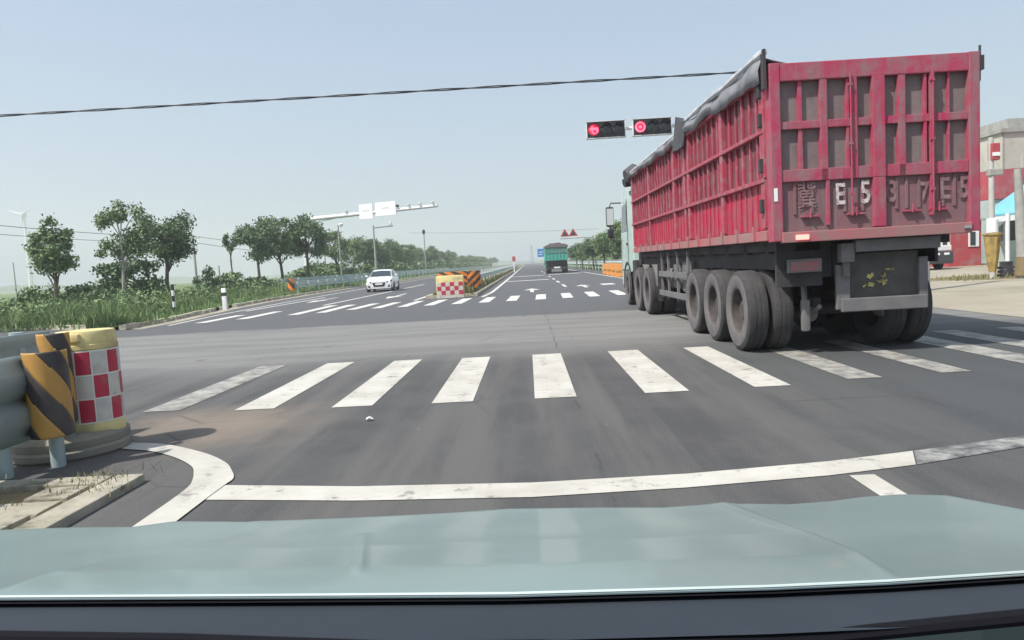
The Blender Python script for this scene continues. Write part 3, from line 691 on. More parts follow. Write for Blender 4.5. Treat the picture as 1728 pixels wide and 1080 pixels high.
b = MB(); b.grid([cab_ring(1.05, .82, .8, 1.03), cab_ring(1.75, .83, .66, 1.40), cab_ring(2.2, .84, .66, 1.47), cab_ring(3.2, .84, .65, 1.46), cab_ring(3.8, .82, .62, 1.3), cab_ring(4.15, .8, .75, 1.02)])
b.build('roof', M['car_white'], wb, True)
b = MB(); b.grid([[(-.7, 1.05, 1.06), (0, 1.03, 1.09), (.7, 1.05, 1.06)], [(-.6, 1.66, 1.37), (0, 1.66, 1.41), (.6, 1.66, 1.37)]]); b.build('windscreen', M['glass'], wb, True)
for s in (-1, 1):
    b = MB(); b.prism([(s*.845, 1.45, 1.05), (s*.70, 1.95, 1.38), (s*.70, 3.3, 1.38), (s*.84, 3.85, 1.05)], (s*.012, 0, 0))
    b.build('side_window', M['glass'], wb)
b = MB(); b.prism([(-.45, 0, .62), (.45, 0, .62), (.34, 0, .36), (-.34, 0, .36)], (0, -.035, 0)); gr = b.build('grille', M['black'], wb)
b = MB(); b.bb(-.24, .24, -.06, -.04, .47, .58); b.build('number_plate', M['sign_white'], gr)
for s in (-1, 1):
    b = MB(); b.prism([(s*.5, -.01, .68), (s*.84, .12, .76), (s*.86, .16, .66), (s*.52, -.02, .6)], (0, -.03, 0)); b.build('headlight', M['glass'], wb)
    b = MB(); b.prism([(s*.6, -.01, .44), (s*.82, .05, .5), (s*.82, .05, .32), (s*.6, -.01, .3)], (0, -.03, 0)); b.build('fog_lamp', M['black'], wb)
    b = MB(); b.bb(s*.93, s*1.08, 1.3, 1.42, 1.02, 1.14, .03); b.build('mirror', M['car_white'], wb, True)
    for y in (.8, 3.45): wheel_parts(W, s*.83, y, .33, .2, s, dual=False)
b = MB(); b.bb(-.85, .85, .1, 4.2, .17, .3); b.build('sill', M['black'], wb)

# ================================================================== OWN CAR: bonnet and cowl seen over the dashboard
H = thing('dashcam_car', 'pale blue-grey bonnet and dark cowl of the car the picture is taken from', 'car', (0, 0, 0))
front = [(-260, 905), (-120, 900), (0, 894), (120, 890), (225, 889), (290, 880), (380, 876), (600, 868), (760, 860), (860, 853), (1010, 851), (1120, 851), (1180, 847), (1215, 843), (1270, 846), (1330, 851), (1400, 846), (1460, 838), (1520, 834), (1600, 836), (1728, 860), (1860, 900), (1990, 950)]
rear = [(-260, 1014), (0, 1013), (400, 1011), (864, 1008), (1300, 996), (1500, 987), (1728, 972), (1990, 948)]
def interp(tab, x): return float(np.interp(x, [p[0] for p in tab], [p[1] for p in tab]))
NV = 60; rows = []
xs = np.linspace(-260, 1990, 330)
for j in range(NV+1):
    t = j/NV; row = []
    for px in xs:
        yr, yf = interp(rear, px), interp(front, px)
        yf += 8*min(1, max(0, (px-300)/150))*min(1, max(0, (1330-px)/120)); py = yr+(yf-yr)*t
        zc = 1.06-.20*t**1.25
        gx, gy = G(px, py, zc)
        # bulge creases
        lx = 430-(py-900)*4.3 if py > 900 else 430
        rx = 1215+max(0, (py-843))*2.25
        def sg(v): return 1/(1+math.exp(-max(-40, min(40, v))))
        inner = sg((px-lx)/9)*sg((rx-px)/7)
        ridge = .005*math.exp(-((px-rx+10)/14)**2)+.003*math.exp(-((px-lx-12)/16)**2)+.003*math.exp(-((px-610+(py-950)*.1)/9)**2)*(1 if 910 < py < 985 else 0)
        fade = min(1, t/.25)*(1-.75*max(0, (t-.55)/.45))
        row.append((gx, gy, zc+(.014*inner+ridge)*fade))
    rows.append(row)
last = rows[-1]
rows.append([(x, y+.05, z-.03) for x, y, z in last]); rows.append([(x, y+.11, z-.10) for x, y, z in last]); rows.append([(x, y+.13, z-.3) for x, y, z in last]); rows.append([(x, y+.13, z-.5) for x, y, z in last])
b = MB(); b.grid(rows); hood = b.build('bonnet', M['hood'], H, True)
b = MB()
def crow(off, z): 
    r_ = []
    for px in np.linspace(-260, 1990, 60):
        gx, gy = G(px, interp(rear, px)+off, z); r_.append((gx, gy, z))
    return r_
b.grid([crow(-1, 1.0), crow(1, 1.055), crow(6, 1.06)]); b.build('bonnet_seal', M['maroon_rubber'], H)
b = MB(); b.grid([crow(-4, .9), crow(5, 1.052), crow(30, 1.06), crow(60, 1.068), crow(74, 1.07)]); b.build('cowl', M['cowl'], H, True)
b = MB()
b.tube([(x, y, z+.004) for x, y, z in rows[0]], .0016, 6); b.build('bonnet_edge_highlight', M['galv_far'], hood, True)  # thin pale tube painted in as the highlight along the bonnet's rear edge
b = MB()
ln = [P(px, py, .60) for px, py in ((-100, 1076), (300, 1082), (700, 1096), (1100, 1088), (1400, 1074), (1620, 1052), (1800, 1034))]
b.tube([tuple(p) for p in ln], .007, 8); b.build('wiper', M['maroon_rubber'], H, True)

# ================================================================== GUARDRAILS, BARRELS
def wbeam(b, p0, p1, z, n=1, out=1, h=.31, ww=.085, t=.012):
    d = (Vector(p1)-Vector(p0)); nx = Vector((-d.y, d.x, 0)).normalized()*out
    prof = [(-.155, 0), (-.13, .25), (-.09, .95), (-.06, 1), (-.03, .8), (0, .12), (.03, .8), (.06, 1), (.09, .95), (.13, .25), (.155, 0)]
    sc_ = h/.31; rows = []
    for P0 in [Vector(p0)+d*(k/n) for k in range(n+1)]:
        rows.append([tuple(P0+nx*(q*ww*-1)+Vector((0, 0, z+zz*sc_))) for zz, q in prof])
    b.grid(rows)
def guardrail(name, label, p0, p1, z, spacing, out, mt, post_side=.12, h=.31, both=False, maxp=60, mtp=None):
    o = thing(name, label, 'guardrail', (p0[0], p0[1], 0))
    q0, q1 = Vector((0, 0, 0)), Vector((p1[0]-p0[0], p1[1]-p0[1], 0)); b = MB()
    wbeam(b, q0, q1, z, max(1, int((q1-q0).length/4)), out, h)
    be = b.build('beam', mt, o, True); md = be.modifiers.new('s', 'SOLIDIFY'); md.thickness = .008
    d = q1-q0; L_ = d.length; d.normalize(); nx = Vector((-d.y, d.x, 0))*out
    n = min(maxp, int(L_/spacing)); first = None
    for k in range(n+1):
        c = d*(k*spacing+.25)+nx*post_side
        if first is None:
            b = MB(); b.tube([(0, 0, 0), (0, 0, z+h*.52)], .057, 10); b.box((-nx.x*.05, -nx.y*.05, z), (.1, .14, .2)); first = b.build('post', mtp or mt, o, True, loc=c)
        else:
            q = first.copy(); COL.objects.link(q); q.parent = o; q.location = c
    return o
# near median pair of rails ending in striped terminals
guardrail('guardrail', 'grey-green steel guardrail on the right side of the near median, ending at the striped plate', tuple(P(54, 600, 5.42))[:2], (-4.15, -3), (P(30, 590, 5.42).z+P(30, 746, 5.42).z)/2, 2.0, -1, M['galv'], .12, h=.66)
guardrail('guardrail', 'second guardrail behind the near one, its pale back showing above the striped plate', tuple(P(84, 560, 6.35))[:2], (-4.95, -3), P(60, 557, 6.35).z-.31, 2.0, 1, M['galv'], -.12, h=.6)
def striped_plate(name, label, pts_fn, rows_, n=44, ncols=5, stripes=5.0, slope=1.6, parent=None):
    """curved sheet u,v in 0..1 cut into yellow and black diagonal stripes"""
    A, B_ = MB(), MB()
    for i in range(n):
        for j in range(n):
            u0, u1, v0, v1 = i/n, (i+1)/n, j/n, (j+1)/n
            k = math.floor(((u0+u1)/2*slope+(v0+v1)/2)*stripes)
            q = [pts_fn(u0, v0), pts_fn(u1, v0), pts_fn(u1, v1), pts_fn(u0, v1)]
            (A if k % 2 else B_).face(q)
    for m_ in (A, B_): bmesh.ops.remove_doubles(m_.bm, verts=m_.bm.verts, dist=.0005)
    return A, B_
def hazard(label, c, rad, a0, a1, z0, z1, yel, blk, stripes=4, slope=.6, back=None):
    o = thing('hazard_marker', label, 'hazard plate', (c[0], c[1], 0))
    f = lambda u, v: (rad*math.cos(a0+(a1-a0)*u), rad*math.sin(a0+(a1-a0)*u), z0+(z1-z0)*v)
    A, B_ = striped_plate('', '', f, 0, stripes=stripes, slope=slope)
    x = A.build('yellow_stripe', yel, o, True); y = B_.build('black_stripe', blk, o, True)
    for q in (x, y): md = q.modifiers.new('s', 'SOLIDIFY'); md.thickness = .01
    if back:
        b = MB(); b.tube([(back[0], back[1], 0), (back[0], back[1], z1-.1)], .055, 10); b.build('post', M['galv'], o, True)
    return o
q1, q2 = P(86, 700, 5.36), P(98, 650, 5.62)
hazard('near yellow and black striped rounded end plate in front of the checkered barrel', (q1.x, q1.y), .15, R(-150), R(30), P(60, 736, 5.36).z, P(60, 593, 5.36).z, M['hazard_yellow'], M['hazard_black'], 2.9, .95, (-.05, .1))
hazard('taller striped end plate squeezed between the near striped plate and the checkered barrel', (q2.x, q2.y), .115, R(-150), R(40), P(60, 715, 5.6).z, P(95, 562, 5.6).z, M['hazard_yellow'], M['hazard_black'], 3.1, .9, (-.0, .06))
# checkered barrel
BC = (P(120, 760, 5.95).x, 5.95)
br = thing('crash_barrel', 'yellow crash barrel with big red and white checks at the near median end', 'crash barrel', (BC[0], BC[1], 0))
rB = .235; BO = (P(161, 700, 6.0).x-BC[0], .03, 0)
b = MB(); b.lathe([(rB, .16), (rB*1.02, .2), (rB*1.0, .26), (rB*.985, .265), (rB*.985, .88), (rB*1.015, .885), (rB*1.015, .92), (rB*.99, .925), (rB*.98, 1.01), (rB*.93, 1.035), (rB*.5, 1.04), (.001, 1.03)], BO, 'Z', 48)
b.build('barrel', M['yellow'], br, True)
for_bar = None
ck, cw, sm = MB(), MB(), MB(); NC, NRr = 12, 3
zc0, zc1 = .27, .87
for i in range(NC):
    for j in range(NRr):
        a0, a1 = 2*math.pi*i/NC+.12, 2*math.pi*(i+1)/NC+.12; z0, z1_ = zc0+(zc1-zc0)*j/NRr, zc0+(zc1-zc0)*(j+1)/NRr
        seg = 4; tgt = ck if (i+j) % 2 else cw
        g_ = .012; rr = rB+.004
        tgt.grid([[(BO[0]+rr*math.cos(a), BO[1]+rr*math.sin(a), z) for a in np.linspace(a0+g_/rB*.5, a1-g_/rB*.5, seg+1)] for z in (z0+g_*.5, z1_-g_*.5)])
b = MB(); b.lathe([(rB+.001, zc0-.006), (rB+.001, zc1+.006)], BO, 'Z', 56, False); b.bm.faces.ensure_lookup_table()
b.build('check_border', M['seam'], br, True); ck.build('red_check', M['check_red'], br, True); cw.build('white_check', M['check_white'], br, True)
b = MB(); b.box((BO[0]+.02, BO[1]-rB*.93, .985), (.14, .06, .07), None, .02); b.build('filler_cap', M['yellow'], br, True)
bb = MB(); bb.lathe([(.45, .0), (.47, .02), (.475, .07), (.455, .09), (.465, .11), (.465, .155), (.43, .19), (.36, .2), (.001, .2)], (0, 0, 0), 'Z', 48)
bb.build('rubber_base', M['rubber_base'], br, True)

# far median crash cushion
fb = thing('crash_barrel', 'pale yellow and checkered crash cushion at the far median end, beyond the crossing', 'crash barrel', (-3.5, 31.6, 0))
b = MB(); b.bb(-.62, .62, 0, .32, .0, 1.02, .07); b.build('barrel', M['yellow'], fb, True)
ck, cw = MB(), MB()
for i in range(6):
    for j in range(3):
        x0 = -.58+i*1.16/6; z0 = .16+j*.19
        (ck if (i+j) % 2 else cw).bb(x0+.006, x0+1.16/6-.006, -.012, -.002, z0+.005, z0+.185)
ck.build('red_check', M['check_red'], fb); cw.build('white_check', M['check_white'], fb)
b = MB(); b.bb(-.6, .6, -.02, -.004, .02, .15); b.build('white_skirt', M['check_white'], fb)
def flat_hazard(label, loc, rz, w_, z0, z1, n=7, yel='hazard_orange', lean=.35):
    o = thing('hazard_marker', label, 'hazard plate', (*loc, 0), rz)
    A, B_ = MB(), MB(); f = lambda u, v: (u*w_-w_/2, -.03*math.sin(u*math.pi)*4, z0+(z1-z0)*v)
    A, B_ = striped_plate('', '', f, 0, n=24, stripes=n, slope=lean)
    for m_, nm, mm in ((A, 'yellow_stripe', yel), (B_, 'black_stripe', 'hazard_black')):
        q = m_.build(nm, M[mm], o); md = q.modifiers.new('s', 'SOLIDIFY'); md.thickness = .01
    b = MB(); b.tube([(0, .08, 0), (0, .08, z1-.05)], .05, 8); b.build('post', M['galv'], o, True); return o
flat_hazard('orange and black striped plate behind the far crash cushion, its stripes showing above it', (-3.5, 33.0), 0, 1.35, .55, 1.17, 4.2, lean=1.1)
flat_hazard('orange and black striped plate at the right shoulder of the far crash cushion', (-2.62, 33.3), R(10), .8, .4, 1.16, 4.0, lean=-1.)
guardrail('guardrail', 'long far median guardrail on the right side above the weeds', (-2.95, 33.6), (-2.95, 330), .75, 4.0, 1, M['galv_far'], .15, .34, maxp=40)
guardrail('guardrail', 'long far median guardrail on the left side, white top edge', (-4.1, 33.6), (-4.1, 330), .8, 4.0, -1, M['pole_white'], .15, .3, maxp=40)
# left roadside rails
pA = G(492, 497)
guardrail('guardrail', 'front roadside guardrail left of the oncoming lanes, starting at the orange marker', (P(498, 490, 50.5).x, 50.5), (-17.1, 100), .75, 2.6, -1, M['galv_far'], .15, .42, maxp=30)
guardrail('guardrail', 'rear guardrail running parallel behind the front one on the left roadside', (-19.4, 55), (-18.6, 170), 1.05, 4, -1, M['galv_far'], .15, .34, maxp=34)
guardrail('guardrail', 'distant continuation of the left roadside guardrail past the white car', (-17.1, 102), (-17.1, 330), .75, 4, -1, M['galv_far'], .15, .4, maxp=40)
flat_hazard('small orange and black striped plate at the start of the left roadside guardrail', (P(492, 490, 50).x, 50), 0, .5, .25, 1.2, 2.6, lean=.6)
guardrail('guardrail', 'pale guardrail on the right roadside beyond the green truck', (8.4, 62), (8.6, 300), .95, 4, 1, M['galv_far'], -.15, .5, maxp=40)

# ================================================================== TRAFFIC SIGNAL
ts = thing('traffic_signal', 'white overhead signal arm with two horizontal black heads both showing red', 'traffic light', (11.6, 26, 0))
pL = P(988, 221, 26); pR = P(1200, 208, 26); dirx = (pR-pL).normalized()
e = pL+dirx*((11.6-pL.x)/dirx.x)
b = MB(); b.tube([(0, 0, 0), (0, 0, e.z+.3)], [.17, .12], 14); b.build('pole', M['pole_white'], ts, True)
off = Vector((11.6, 26, 0))
b = MB(); b.tube([tuple(pL-off), tuple(e-off)], [.05, .1], 10); b.build('arm', M['pole_white'], ts, True)
rot = Matrix.Rotation(-math.atan2(dirx.z, dirx.x), 3, 'Y')
for px, lit in ((1022, 'arrow'), (1100, 'ring')):
    py = 221-(px-988)*(13/212)
    c = P(px, py, 25.85)-off
    b = MB(); b.box(tuple(c), (1.34, .2, .54), rot, .02)
    hd = b.build('signal_head', M['signal_black'], ts)
    b = MB()
    f = MB()
    for s_ in ((-.69, -.665), (.665, .69)): f.box(tuple(c+rot@Vector(((s_[0]+s_[1])/2, 0, 0))), (.025, .22, .6), rot)
    for s_ in (-.29, .29): f.box(tuple(c+rot@Vector((0, 0, s_))), (1.4, .22, .025), rot)
    f.build('halo_border', M['pole_white'], hd)  # pale frame added to imitate the sharpening halo around the head
    for k in (-1, 0, 1):
        lc = c+rot@Vector((k*.43, -.11, 0))
        b = MB(); b.lathe([(.001, -.03), (.12, -.02), (.185, 0.0), (.19, .01)], tuple(lc), 'Y', 24); lamp = b.build('lamp', M['lamp_red'] if k == -1 else M['lens_dark'], hd, True)
        if k == -1:
            b = MB()
            if lit == 'ring':
                n = 26
                b.grid([[tuple(lc+Vector((r_*math.cos(a), -.04, r_*math.sin(a)))) for a in np.linspace(0, 2*math.pi, n)] for r_ in (.12, .185)])
                b.face([tuple(lc+Vector((.065*math.cos(a), -.04, .065*math.sin(a)))) for a in np.linspace(0, 2*math.pi, 16)[:-1]])
            else:
                b.face([tuple(lc+Vector((x, -.04, z))) for x, z in ((-.17, .03), (-.03, .16), (-.03, .08), (.15, .07), (.16, -.1), (.08, -.1), (.08, -.02), (-.03, -.02), (-.03, -.1))])
                b.face([tuple(lc+Vector((x, -.041, z))) for x, z in ((-.12, -.05), (-.02, -.16), (.12, -.14), (.0, -.1))])
            b.build('red_symbol', M['lamp_red_hot'], lamp)
        v = MB(); v.grid([[tuple(lc+Vector((.2*math.cos(a), yy, .2*math.sin(a)))) for a in np.linspace(.35, math.pi-.35, 10)] for yy in (0, -.2)])
        v_ = v.build('visor', M['signal_black'], hd, True)
b = MB()

# right-hand pole with yellow foot and small red-white box
pr2 = thing('signal_post', 'slim pale post with yellow flared guard and red and white box on top', 'post', (15.46, 24.1, 0))
top = P(1672, 232, 24.1)
b = MB(); b.tube([(0, 0, 0), (top.x-15.46, 0, top.z)], [.1, .075], 12); b.build('pole', M['pole_pale'], pr2, True)
b = MB(); b.bb(top.x-15.46-.05, top.x-15.46+.22, -.14, .1, top.z-.75, top.z-.2, .03); q = b.build('red_box', M['bldg_red'], pr2)
b = MB(); b.bb(top.x-15.46-.04, top.x-15.46+.2, -.16, -.142, top.z-.62, top.z-.5); b.build('white_band', M['sign_white'], q)
b = MB(); b.bb(top.x-15.46-.1, top.x-15.46+.35, -.1, .1, top.z-1.25, top.z-1.02, .03); b.build('junction_box', M['pole_grey'], pr2)
b = MB(); b.lathe([(.1, .2), (.16, .5), (.26, 1.42), (.3, 1.45), (.3, 1.5), (.1, 1.52)], (0, 0, 0), 'Z', 8); b.build('yellow_guard', M['old_yellow'], pr2)
b = MB(); b.lathe([(.17, 1.53), (.17, 1.95), (.12, 2.0)], (0, 0, 0), 'Z', 12); b.build('white_collar', M['sign_white'], pr2, True)
up_ = thing('utility_pole', 'bare tapered concrete pole standing at the far right edge in front of the blue awning', 'pole', (15.95, 23.3, 0))
t2 = P(1717, 285, 23.3)
b = MB(); b.tube([(0, 0, 0), (t2.x-15.95, 0, t2.z)], [.2, .1], 12); b.build('pole', M['pole_grey'], up_, True)
b = MB(); b.tube([(0, -.02, .1), (0, -.02, .7)], [.27, .25], 12); b.build('soil_band', M['dirt'], up_, True)

# ================================================================== BUILDINGS right
def bx(name, pts2, Yf, depth, m, parent, org):
    """front outline given at depth Yf, pushed back"""
    b = MB(); b.prism([tuple(P(px, py, Yf)-Vector(org)) for px, py in pts2], (depth*.1, depth, 0)); return b.build(name, m, parent)
org = (26, 46, 0)
bA = thing('beige_building', 'weathered beige two-storey flat-roofed building behind the blue awning', 'building', org)
b = MB(); x0 = P(1691, 225, 46).x-26; zt = P(1691, 224, 46).z
b.bb(x0, x0+14, 0, 12, 0, zt); wl = b.build('wall', M['bldg'], bA)
b = MB(); b.bb(x0-.15, x0+14.1, -.15, 12.1, zt, zt+.25); b.bb(x0+1.0, x0+3.2, 1, 4, zt+.26, zt+1.0); b.build('roof', M['pole_grey'], bA)
for k in range(3):
    b = MB(); b.bb(x0+1.2+k*3.4, x0+2.4+k*3.4, -.06, .02, 5.0, 6.4); b.bb(x0+1.15+k*3.4, x0+2.45+k*3.4, -.09, .0, 4.92, 4.99); b.build('window', M['window'] if k else M['bldg'], wl)
b = MB(); b.bb(x0+.05, x0+.1, -.03, 0, 3, zt); b.build('drain_pipe', M['pole_grey'], wl)
shop = thing('roadside_shop', 'single-storey roadside shop with red fascia and sloping blue awning at the right edge', 'shop', (24, 38, 0))
o2 = Vector((24, 38, 0)); xa = P(1668, 345, 38).x-24
b = MB(); b.bb(xa, 16, 0, 5, 0, 3.3); sw = b.build('wall', M['bldg_wall'], shop)
b = MB(); fz = P(1690, 285, 38).z; b.prism([(xa, -.08, 3.32), (xa, -.08, fz-.05), (16, -.08, fz+.4), (16, -.08, 3.32)], (0, 4, 0)); b.build('red_fascia', M['bldg_red'], shop)
A = P(1668, 363, 33)-o2; B_ = P(1860, 345, 33)-o2; C_ = P(1860, 215, 37.6)-o2; D = P(1672, 352, 37.6)-o2
b = MB(); b.prism([tuple(A), tuple(B_), tuple(C_), tuple(D)], (0, 0, -.08)); b.build('awning', M['bldg_blue'], shop)
b = MB(); b.prism([tuple(A+Vector((0, -.03, -.1))), tuple(B_+Vector((0, -.03, -.1))), tuple(B_+Vector((0, -.03, -.34))), tuple(A+Vector((0, -.03, -.34)))], (0, .02, 0)); b.build('awning_valance', M['sign_white'], shop)
for k in range(4):
    b = MB(); xw = xa+.8+k*2.3; b.bb(xw, xw+1.5, -.05, .02, 1.0, 2.3); f = b.build('window', M['window'], sw)
    b = MB(); b.bb(xw-.08, xw+1.58, -.07, -.052, 2.3, 2.4); b.bb(xw-.08, xw, -.07, -.052, .9, 2.3); b.bb(xw+1.5, xw+1.58, -.07, -.052, .9, 2.3); b.build('frame', M['sign_white'], f)
for px in (1700, 1722):
    p_ = P(px, 360, 33)-o2; b = MB(); b.tube([(p_.x, p_.y, 0), (p_.x, p_.y, p_.z)], .09, 8); b.build('awning_post', M['pole_white'], shop, True)
b = MB(); b.bb(P(1705, 400, 34.5).x-24, 9, -3.5, -2.6, 0, 1.15, .02); b.build('counter', M['bldg_wall'], shop)
for k, (px, lab) in enumerate(((1704, 'dark plastic crate on the ground left of the bare concrete pole by the shop'), (1698, 'small dark barrel beside the crate in front of the shop'))):
    gx, gy = G(px, 468-k*3)
    o = thing('crate' if k == 0 else 'oil_drum', lab, 'crate' if k == 0 else 'drum', (gx, gy, 0), .3)
    b = MB()
    if k == 0:
        for z in (.03, .16, .29): b.bb(-.3, .3, -.2, -.17, z, z+.09); b.bb(-.3, .3, .17, .2, z, z+.09); b.bb(-.3, -.27, -.17, .17, z, z+.09); b.bb(.27, .3, -.17, .17, z, z+.09)
        for x in (-.28, .28): b.bb(x-.02, x+.02, -.215, -.2, .0, .4)
    else: b.lathe([(.2, 0), (.21, .02), (.2, .04), (.2, .2), (.21, .22), (.2, .24), (.2, .44), (.21, .46), (.21, .5), (.18, .49), (.001, .49)], (0, 0, 0), 'Z', 16)
    b.build('shell', M['parked_dark'], o, k == 1)
# low red building behind the truck's tail
rs = thing('red_hut', 'low red-walled hut with white-framed window seen under the truck tail', 'building', (21, 36, 0))
xr0 = P(1600, 430, 36).x-21; xr1 = P(1656, 430, 36).x-21
b = MB(); b.bb(xr0, xr1, 0, 4, 0, 2.2); hw2 = b.build('wall', M['bldg_red'], rs)
b = MB(); b.bb(xr0-.1, xr1+.1, -.2, 4.1, 2.2, 2.3); b.build('roof', M['pole_grey'], rs)
b = MB(); xx = P(1634, 405, 36).x-21; b.bb(xx, xx+.5, -.04, .02, .95, 1.75); fw = b.build('window', M['sign_white'], hw2)
b = MB(); b.bb(xx+.07, xx+.32, -.06, -.042, 1.02, 1.68); b.build('pane', M['window'], fw)
# parked dark vehicle
pv = thing('parked_truck', 'dark parked light truck with white lamps in its bumper, half hidden by the red truck', 'truck', (*G(1583, 456), 0), R(4))
b = MB(); b.bb(-.95, .75, 0, 1.7, .28, .85, .06); bd = b.build('bumper', M['parked_dark'], pv, True)
b = MB(); b.bb(-.93, .73, .12, 1.7, .87, 1.12, .03); b.bb(-.9, -.82, .15, .25, 1.1, 1.9); b.bb(.25, .33, .15, .25, 1.1, 1.9); b.bb(.6, .68, .15, .25, 1.1, 1.9); b.bb(-.9, .7, .15, 1.7, 1.9, 2.0, .03); cbp = b.build('cab', M['pole_white'], pv)
b = MB(); b.bb(-.85, .66, .22, 1.6, 1.12, 1.9); b.build('cab_glass', M['window'], cbp)
for x in (-.45, -.05, .4):
    b = MB(); b.bb(x-.1, x+.13, -.03, .01, .68, .78, .01); b.build('headlight', M['sign_white'], pv)
for s in (-1, 1): wheel_parts(pv, -.1+s*.7, .9, .3, .2, s, dual=False)
b = MB(); b.bb(-.9, .7, 1.75, 5, .6, 1.0); b.build('flatbed', M['parked_dark'], pv)
for s in (-1, 1): wheel_parts(pv, -.1+s*.7, 3.9, .3, .2, s, dual=False)

# ================================================================== CAMERA GANTRY left
def Pz(px, py, z):   # point of height z on the ray
    d = ROT @ Vector((px-864, 540-py, -FPX)); t = (z-CH)/d.z; return Vector((d.x*t, d.y*t, z))
gp = Pz(512, 371, 7.6); ge = Pz(738, 347, 7.85)
gt_ = thing('camera_gantry', 'white cantilever gantry with two blank sign boxes and cameras over the oncoming lanes', 'gantry', (gp.x, gp.y, 0))
O = Vector((gp.x, gp.y, 0)); dv = ge-gp
b = MB(); b.tube([(0, 0, 0), (0, 0, 7.9)], [.27, .2], 14); b.build('pole', M['pole_white'], gt_, True)
b = MB(); b.tube([(-.0, 0, 7.6), tuple(gp+dv-O)], [.25, .16], 12); b.tube([(0, 0, 7.0), tuple(dv*.3+gp-O+Vector((0, 0, -.1)))], .05, 8); b.build('arm', M['pole_white'], gt_, True)
ry = math.atan2(dv.y, dv.x); rt_ = Matrix.Rotation(ry, 3, 'Z')
for t0, t1, zl, zh in ((.44, .54, -.65, .95), (.56, .71, -.5, .95)):
    c = gp-O+dv*((t0+t1)/2)+Vector((0, -.2, (zl+zh)/2)); b = MB(); b.box(tuple(c), (dv.length*(t1-t0), .1, zh-zl), rt_, .02); sp = b.build('sign_box', M['sign_white'], gt_)
    b = MB(); 
    for k in range(3): b.box(tuple(c+rt_@Vector(((k-1)*.3, -.055, .08))), (.1, .02, .14), rt_)
    b.build('faded_marks', M['pole_grey'], sp)
for t in (.34, .72, .80, .88, .97):
    c = gp-O+dv*t; b = MB(); b.box((c.x, c.y-.1, c.z+.42), (.3, .55, .2), None, .03); b.tube([(c.x, c.y, c.z), (c.x, c.y, c.z+.36)], .04); b.build('camera', M['pole_white'] if t != .72 else M['black'], gt_, True)
# second lamp / camera pole
p = Pz(630, 384, 7.0)
c2 = thing('camera_pole', 'slim grey pole with a short arm and small camera above the trees', 'pole', (p.x, p.y, 0))
q = Pz(663, 381, 7.15)-Vector((p.x, p.y, 0))
b = MB(); b.tube([(0, 0, 0), (0, 0, 7.3)], [.16, .09], 10); b.build('pole', M['pole_grey'], c2, True)
b = MB(); b.tube([(0, 0, 6.95), tuple(q)], .08, 8); b.build('arm', M['pole_grey'], c2, True)
b = MB(); b.box((q.x-.3, q.y, q.z+.35), (.35, .3, .5), None, .05); b.build('camera', M['pole_white'], c2, True)
p = Pz(570, 377, 6.6)
c3 = thing('dome_camera_post', 'pole with white dome camera poking out of the tree row beside the gantry', 'pole', (p.x, p.y, 0))
b = MB(); b.tube([(0, 0, 0), (0, 0, 6.4), (.25, 0, 6.6)], .07, 8); b.build('pole', M['pole_grey'], c3, True)
b = MB(); b.lathe([(.001, -.2), (.16, -.14), (.24, 0), (.24, .12), (.1, .2), (.001, .2)], (.3, 0, 6.4), 'Z', 14); b.build('dome', M['sign_white'], c3, True)
p = Pz(715, 392, 7.5)
c4 = thing('lamp_post', 'thin far post with a dark knob top above the tree row', 'pole', (p.x, p.y, 0))
b = MB(); b.tube([(0, 0, 0), (0, 0, 7.2)], .09, 8); b.build('pole', M['pole_grey'], c4, True); b = MB(); b.lathe([(.001, 7.1), (.25, 7.3), (.25, 7.8), (.001, 8.)], (0, 0, 0), 'Z', 8); b.build('lamp', M['black'], c4, True)

# ================================================================== SIGNS far
p = P(953, 393, 95); p2 = P(967, 392, 95); pp = P(1000, 392, 95)
sgn_ = thing('warning_sign', 'pair of red-edged triangular warning signs on one arm above the right-hand trees', 'road sign', (pp.x, 95, 0)); O = Vector((pp.x, 95, 0))
b = MB(); b.tube([(0, 0, 0), (0, 0, pp.z-.4)], .1, 8); b.tube([(0, 0, pp.z-.6), (p.x-pp.x-.6, 0, p.z-.75)], .06, 8); b.build('pole', M['pole_grey'], sgn_, True)
for k, q_ in enumerate((p, p2)):
    c = q_-O
    b = MB(); b.prism([(c.x-.62, -.1, c.z-.5), (c.x+.62, -.1, c.z-.5), (c.x, -.1, c.z+.55)], (0, .04, 0)); tr = b.build('triangle', M['sign_red'], sgn_)
    b = MB(); b.prism([(c.x-.33, -.12, c.z-.36), (c.x+.33, -.12, c.z-.36), (c.x, -.12, c.z+.2)], (0, .015, 0)); b.build('triangle_face', M['black'], tr)
p = P(913, 426, 120)
bs = thing('direction_sign', 'blue rectangular road sign left of the green truck', 'road sign', (p.x+1.5, 120, 0))
b = MB(); b.bb(-2.1, -.9, -.1, -.04, p.z-.75, p.z+.6, .03); b.build('panel', M['blue_sign'], bs)
b = MB(); b.tube([(0, 0, 0), (0, 0, p.z+.4)], .1, 8); b.tube([(0, 0, p.z), (-2, 0, p.z)], .06, 8); b.build('pole', M['pole_white'], bs, True)
b = MB(); b.bb(-1.9, -1.1, -.115, -.105, p.z, p.z+.12); b.bb(-1.9, -1.3, -.115, -.105, p.z-.4, p.z-.28); b.build('sign_bars', M['sign_white'], bs)
p = P(867, 436, 110)
ms = thing('median_sign', 'tiny red box sign on a white post in the far median', 'road sign', (p.x, 110, 0))
b = MB(); b.tube([(0, 0, 0), (0, 0, p.z)], .09, 8); b.build('post', M['sign_white'], ms, True)
b = MB(); b.bb(-.24, .24, -.12, .1, p.z-.45, p.z+.3, .04); b.build('red_box', M['sign_red'], ms)
p = P(897, 416, 520)
lt = thing('lattice_mast', 'thin hazy mast standing far away above the vanishing point', 'mast', (p.x, 520, 0))
b = MB()
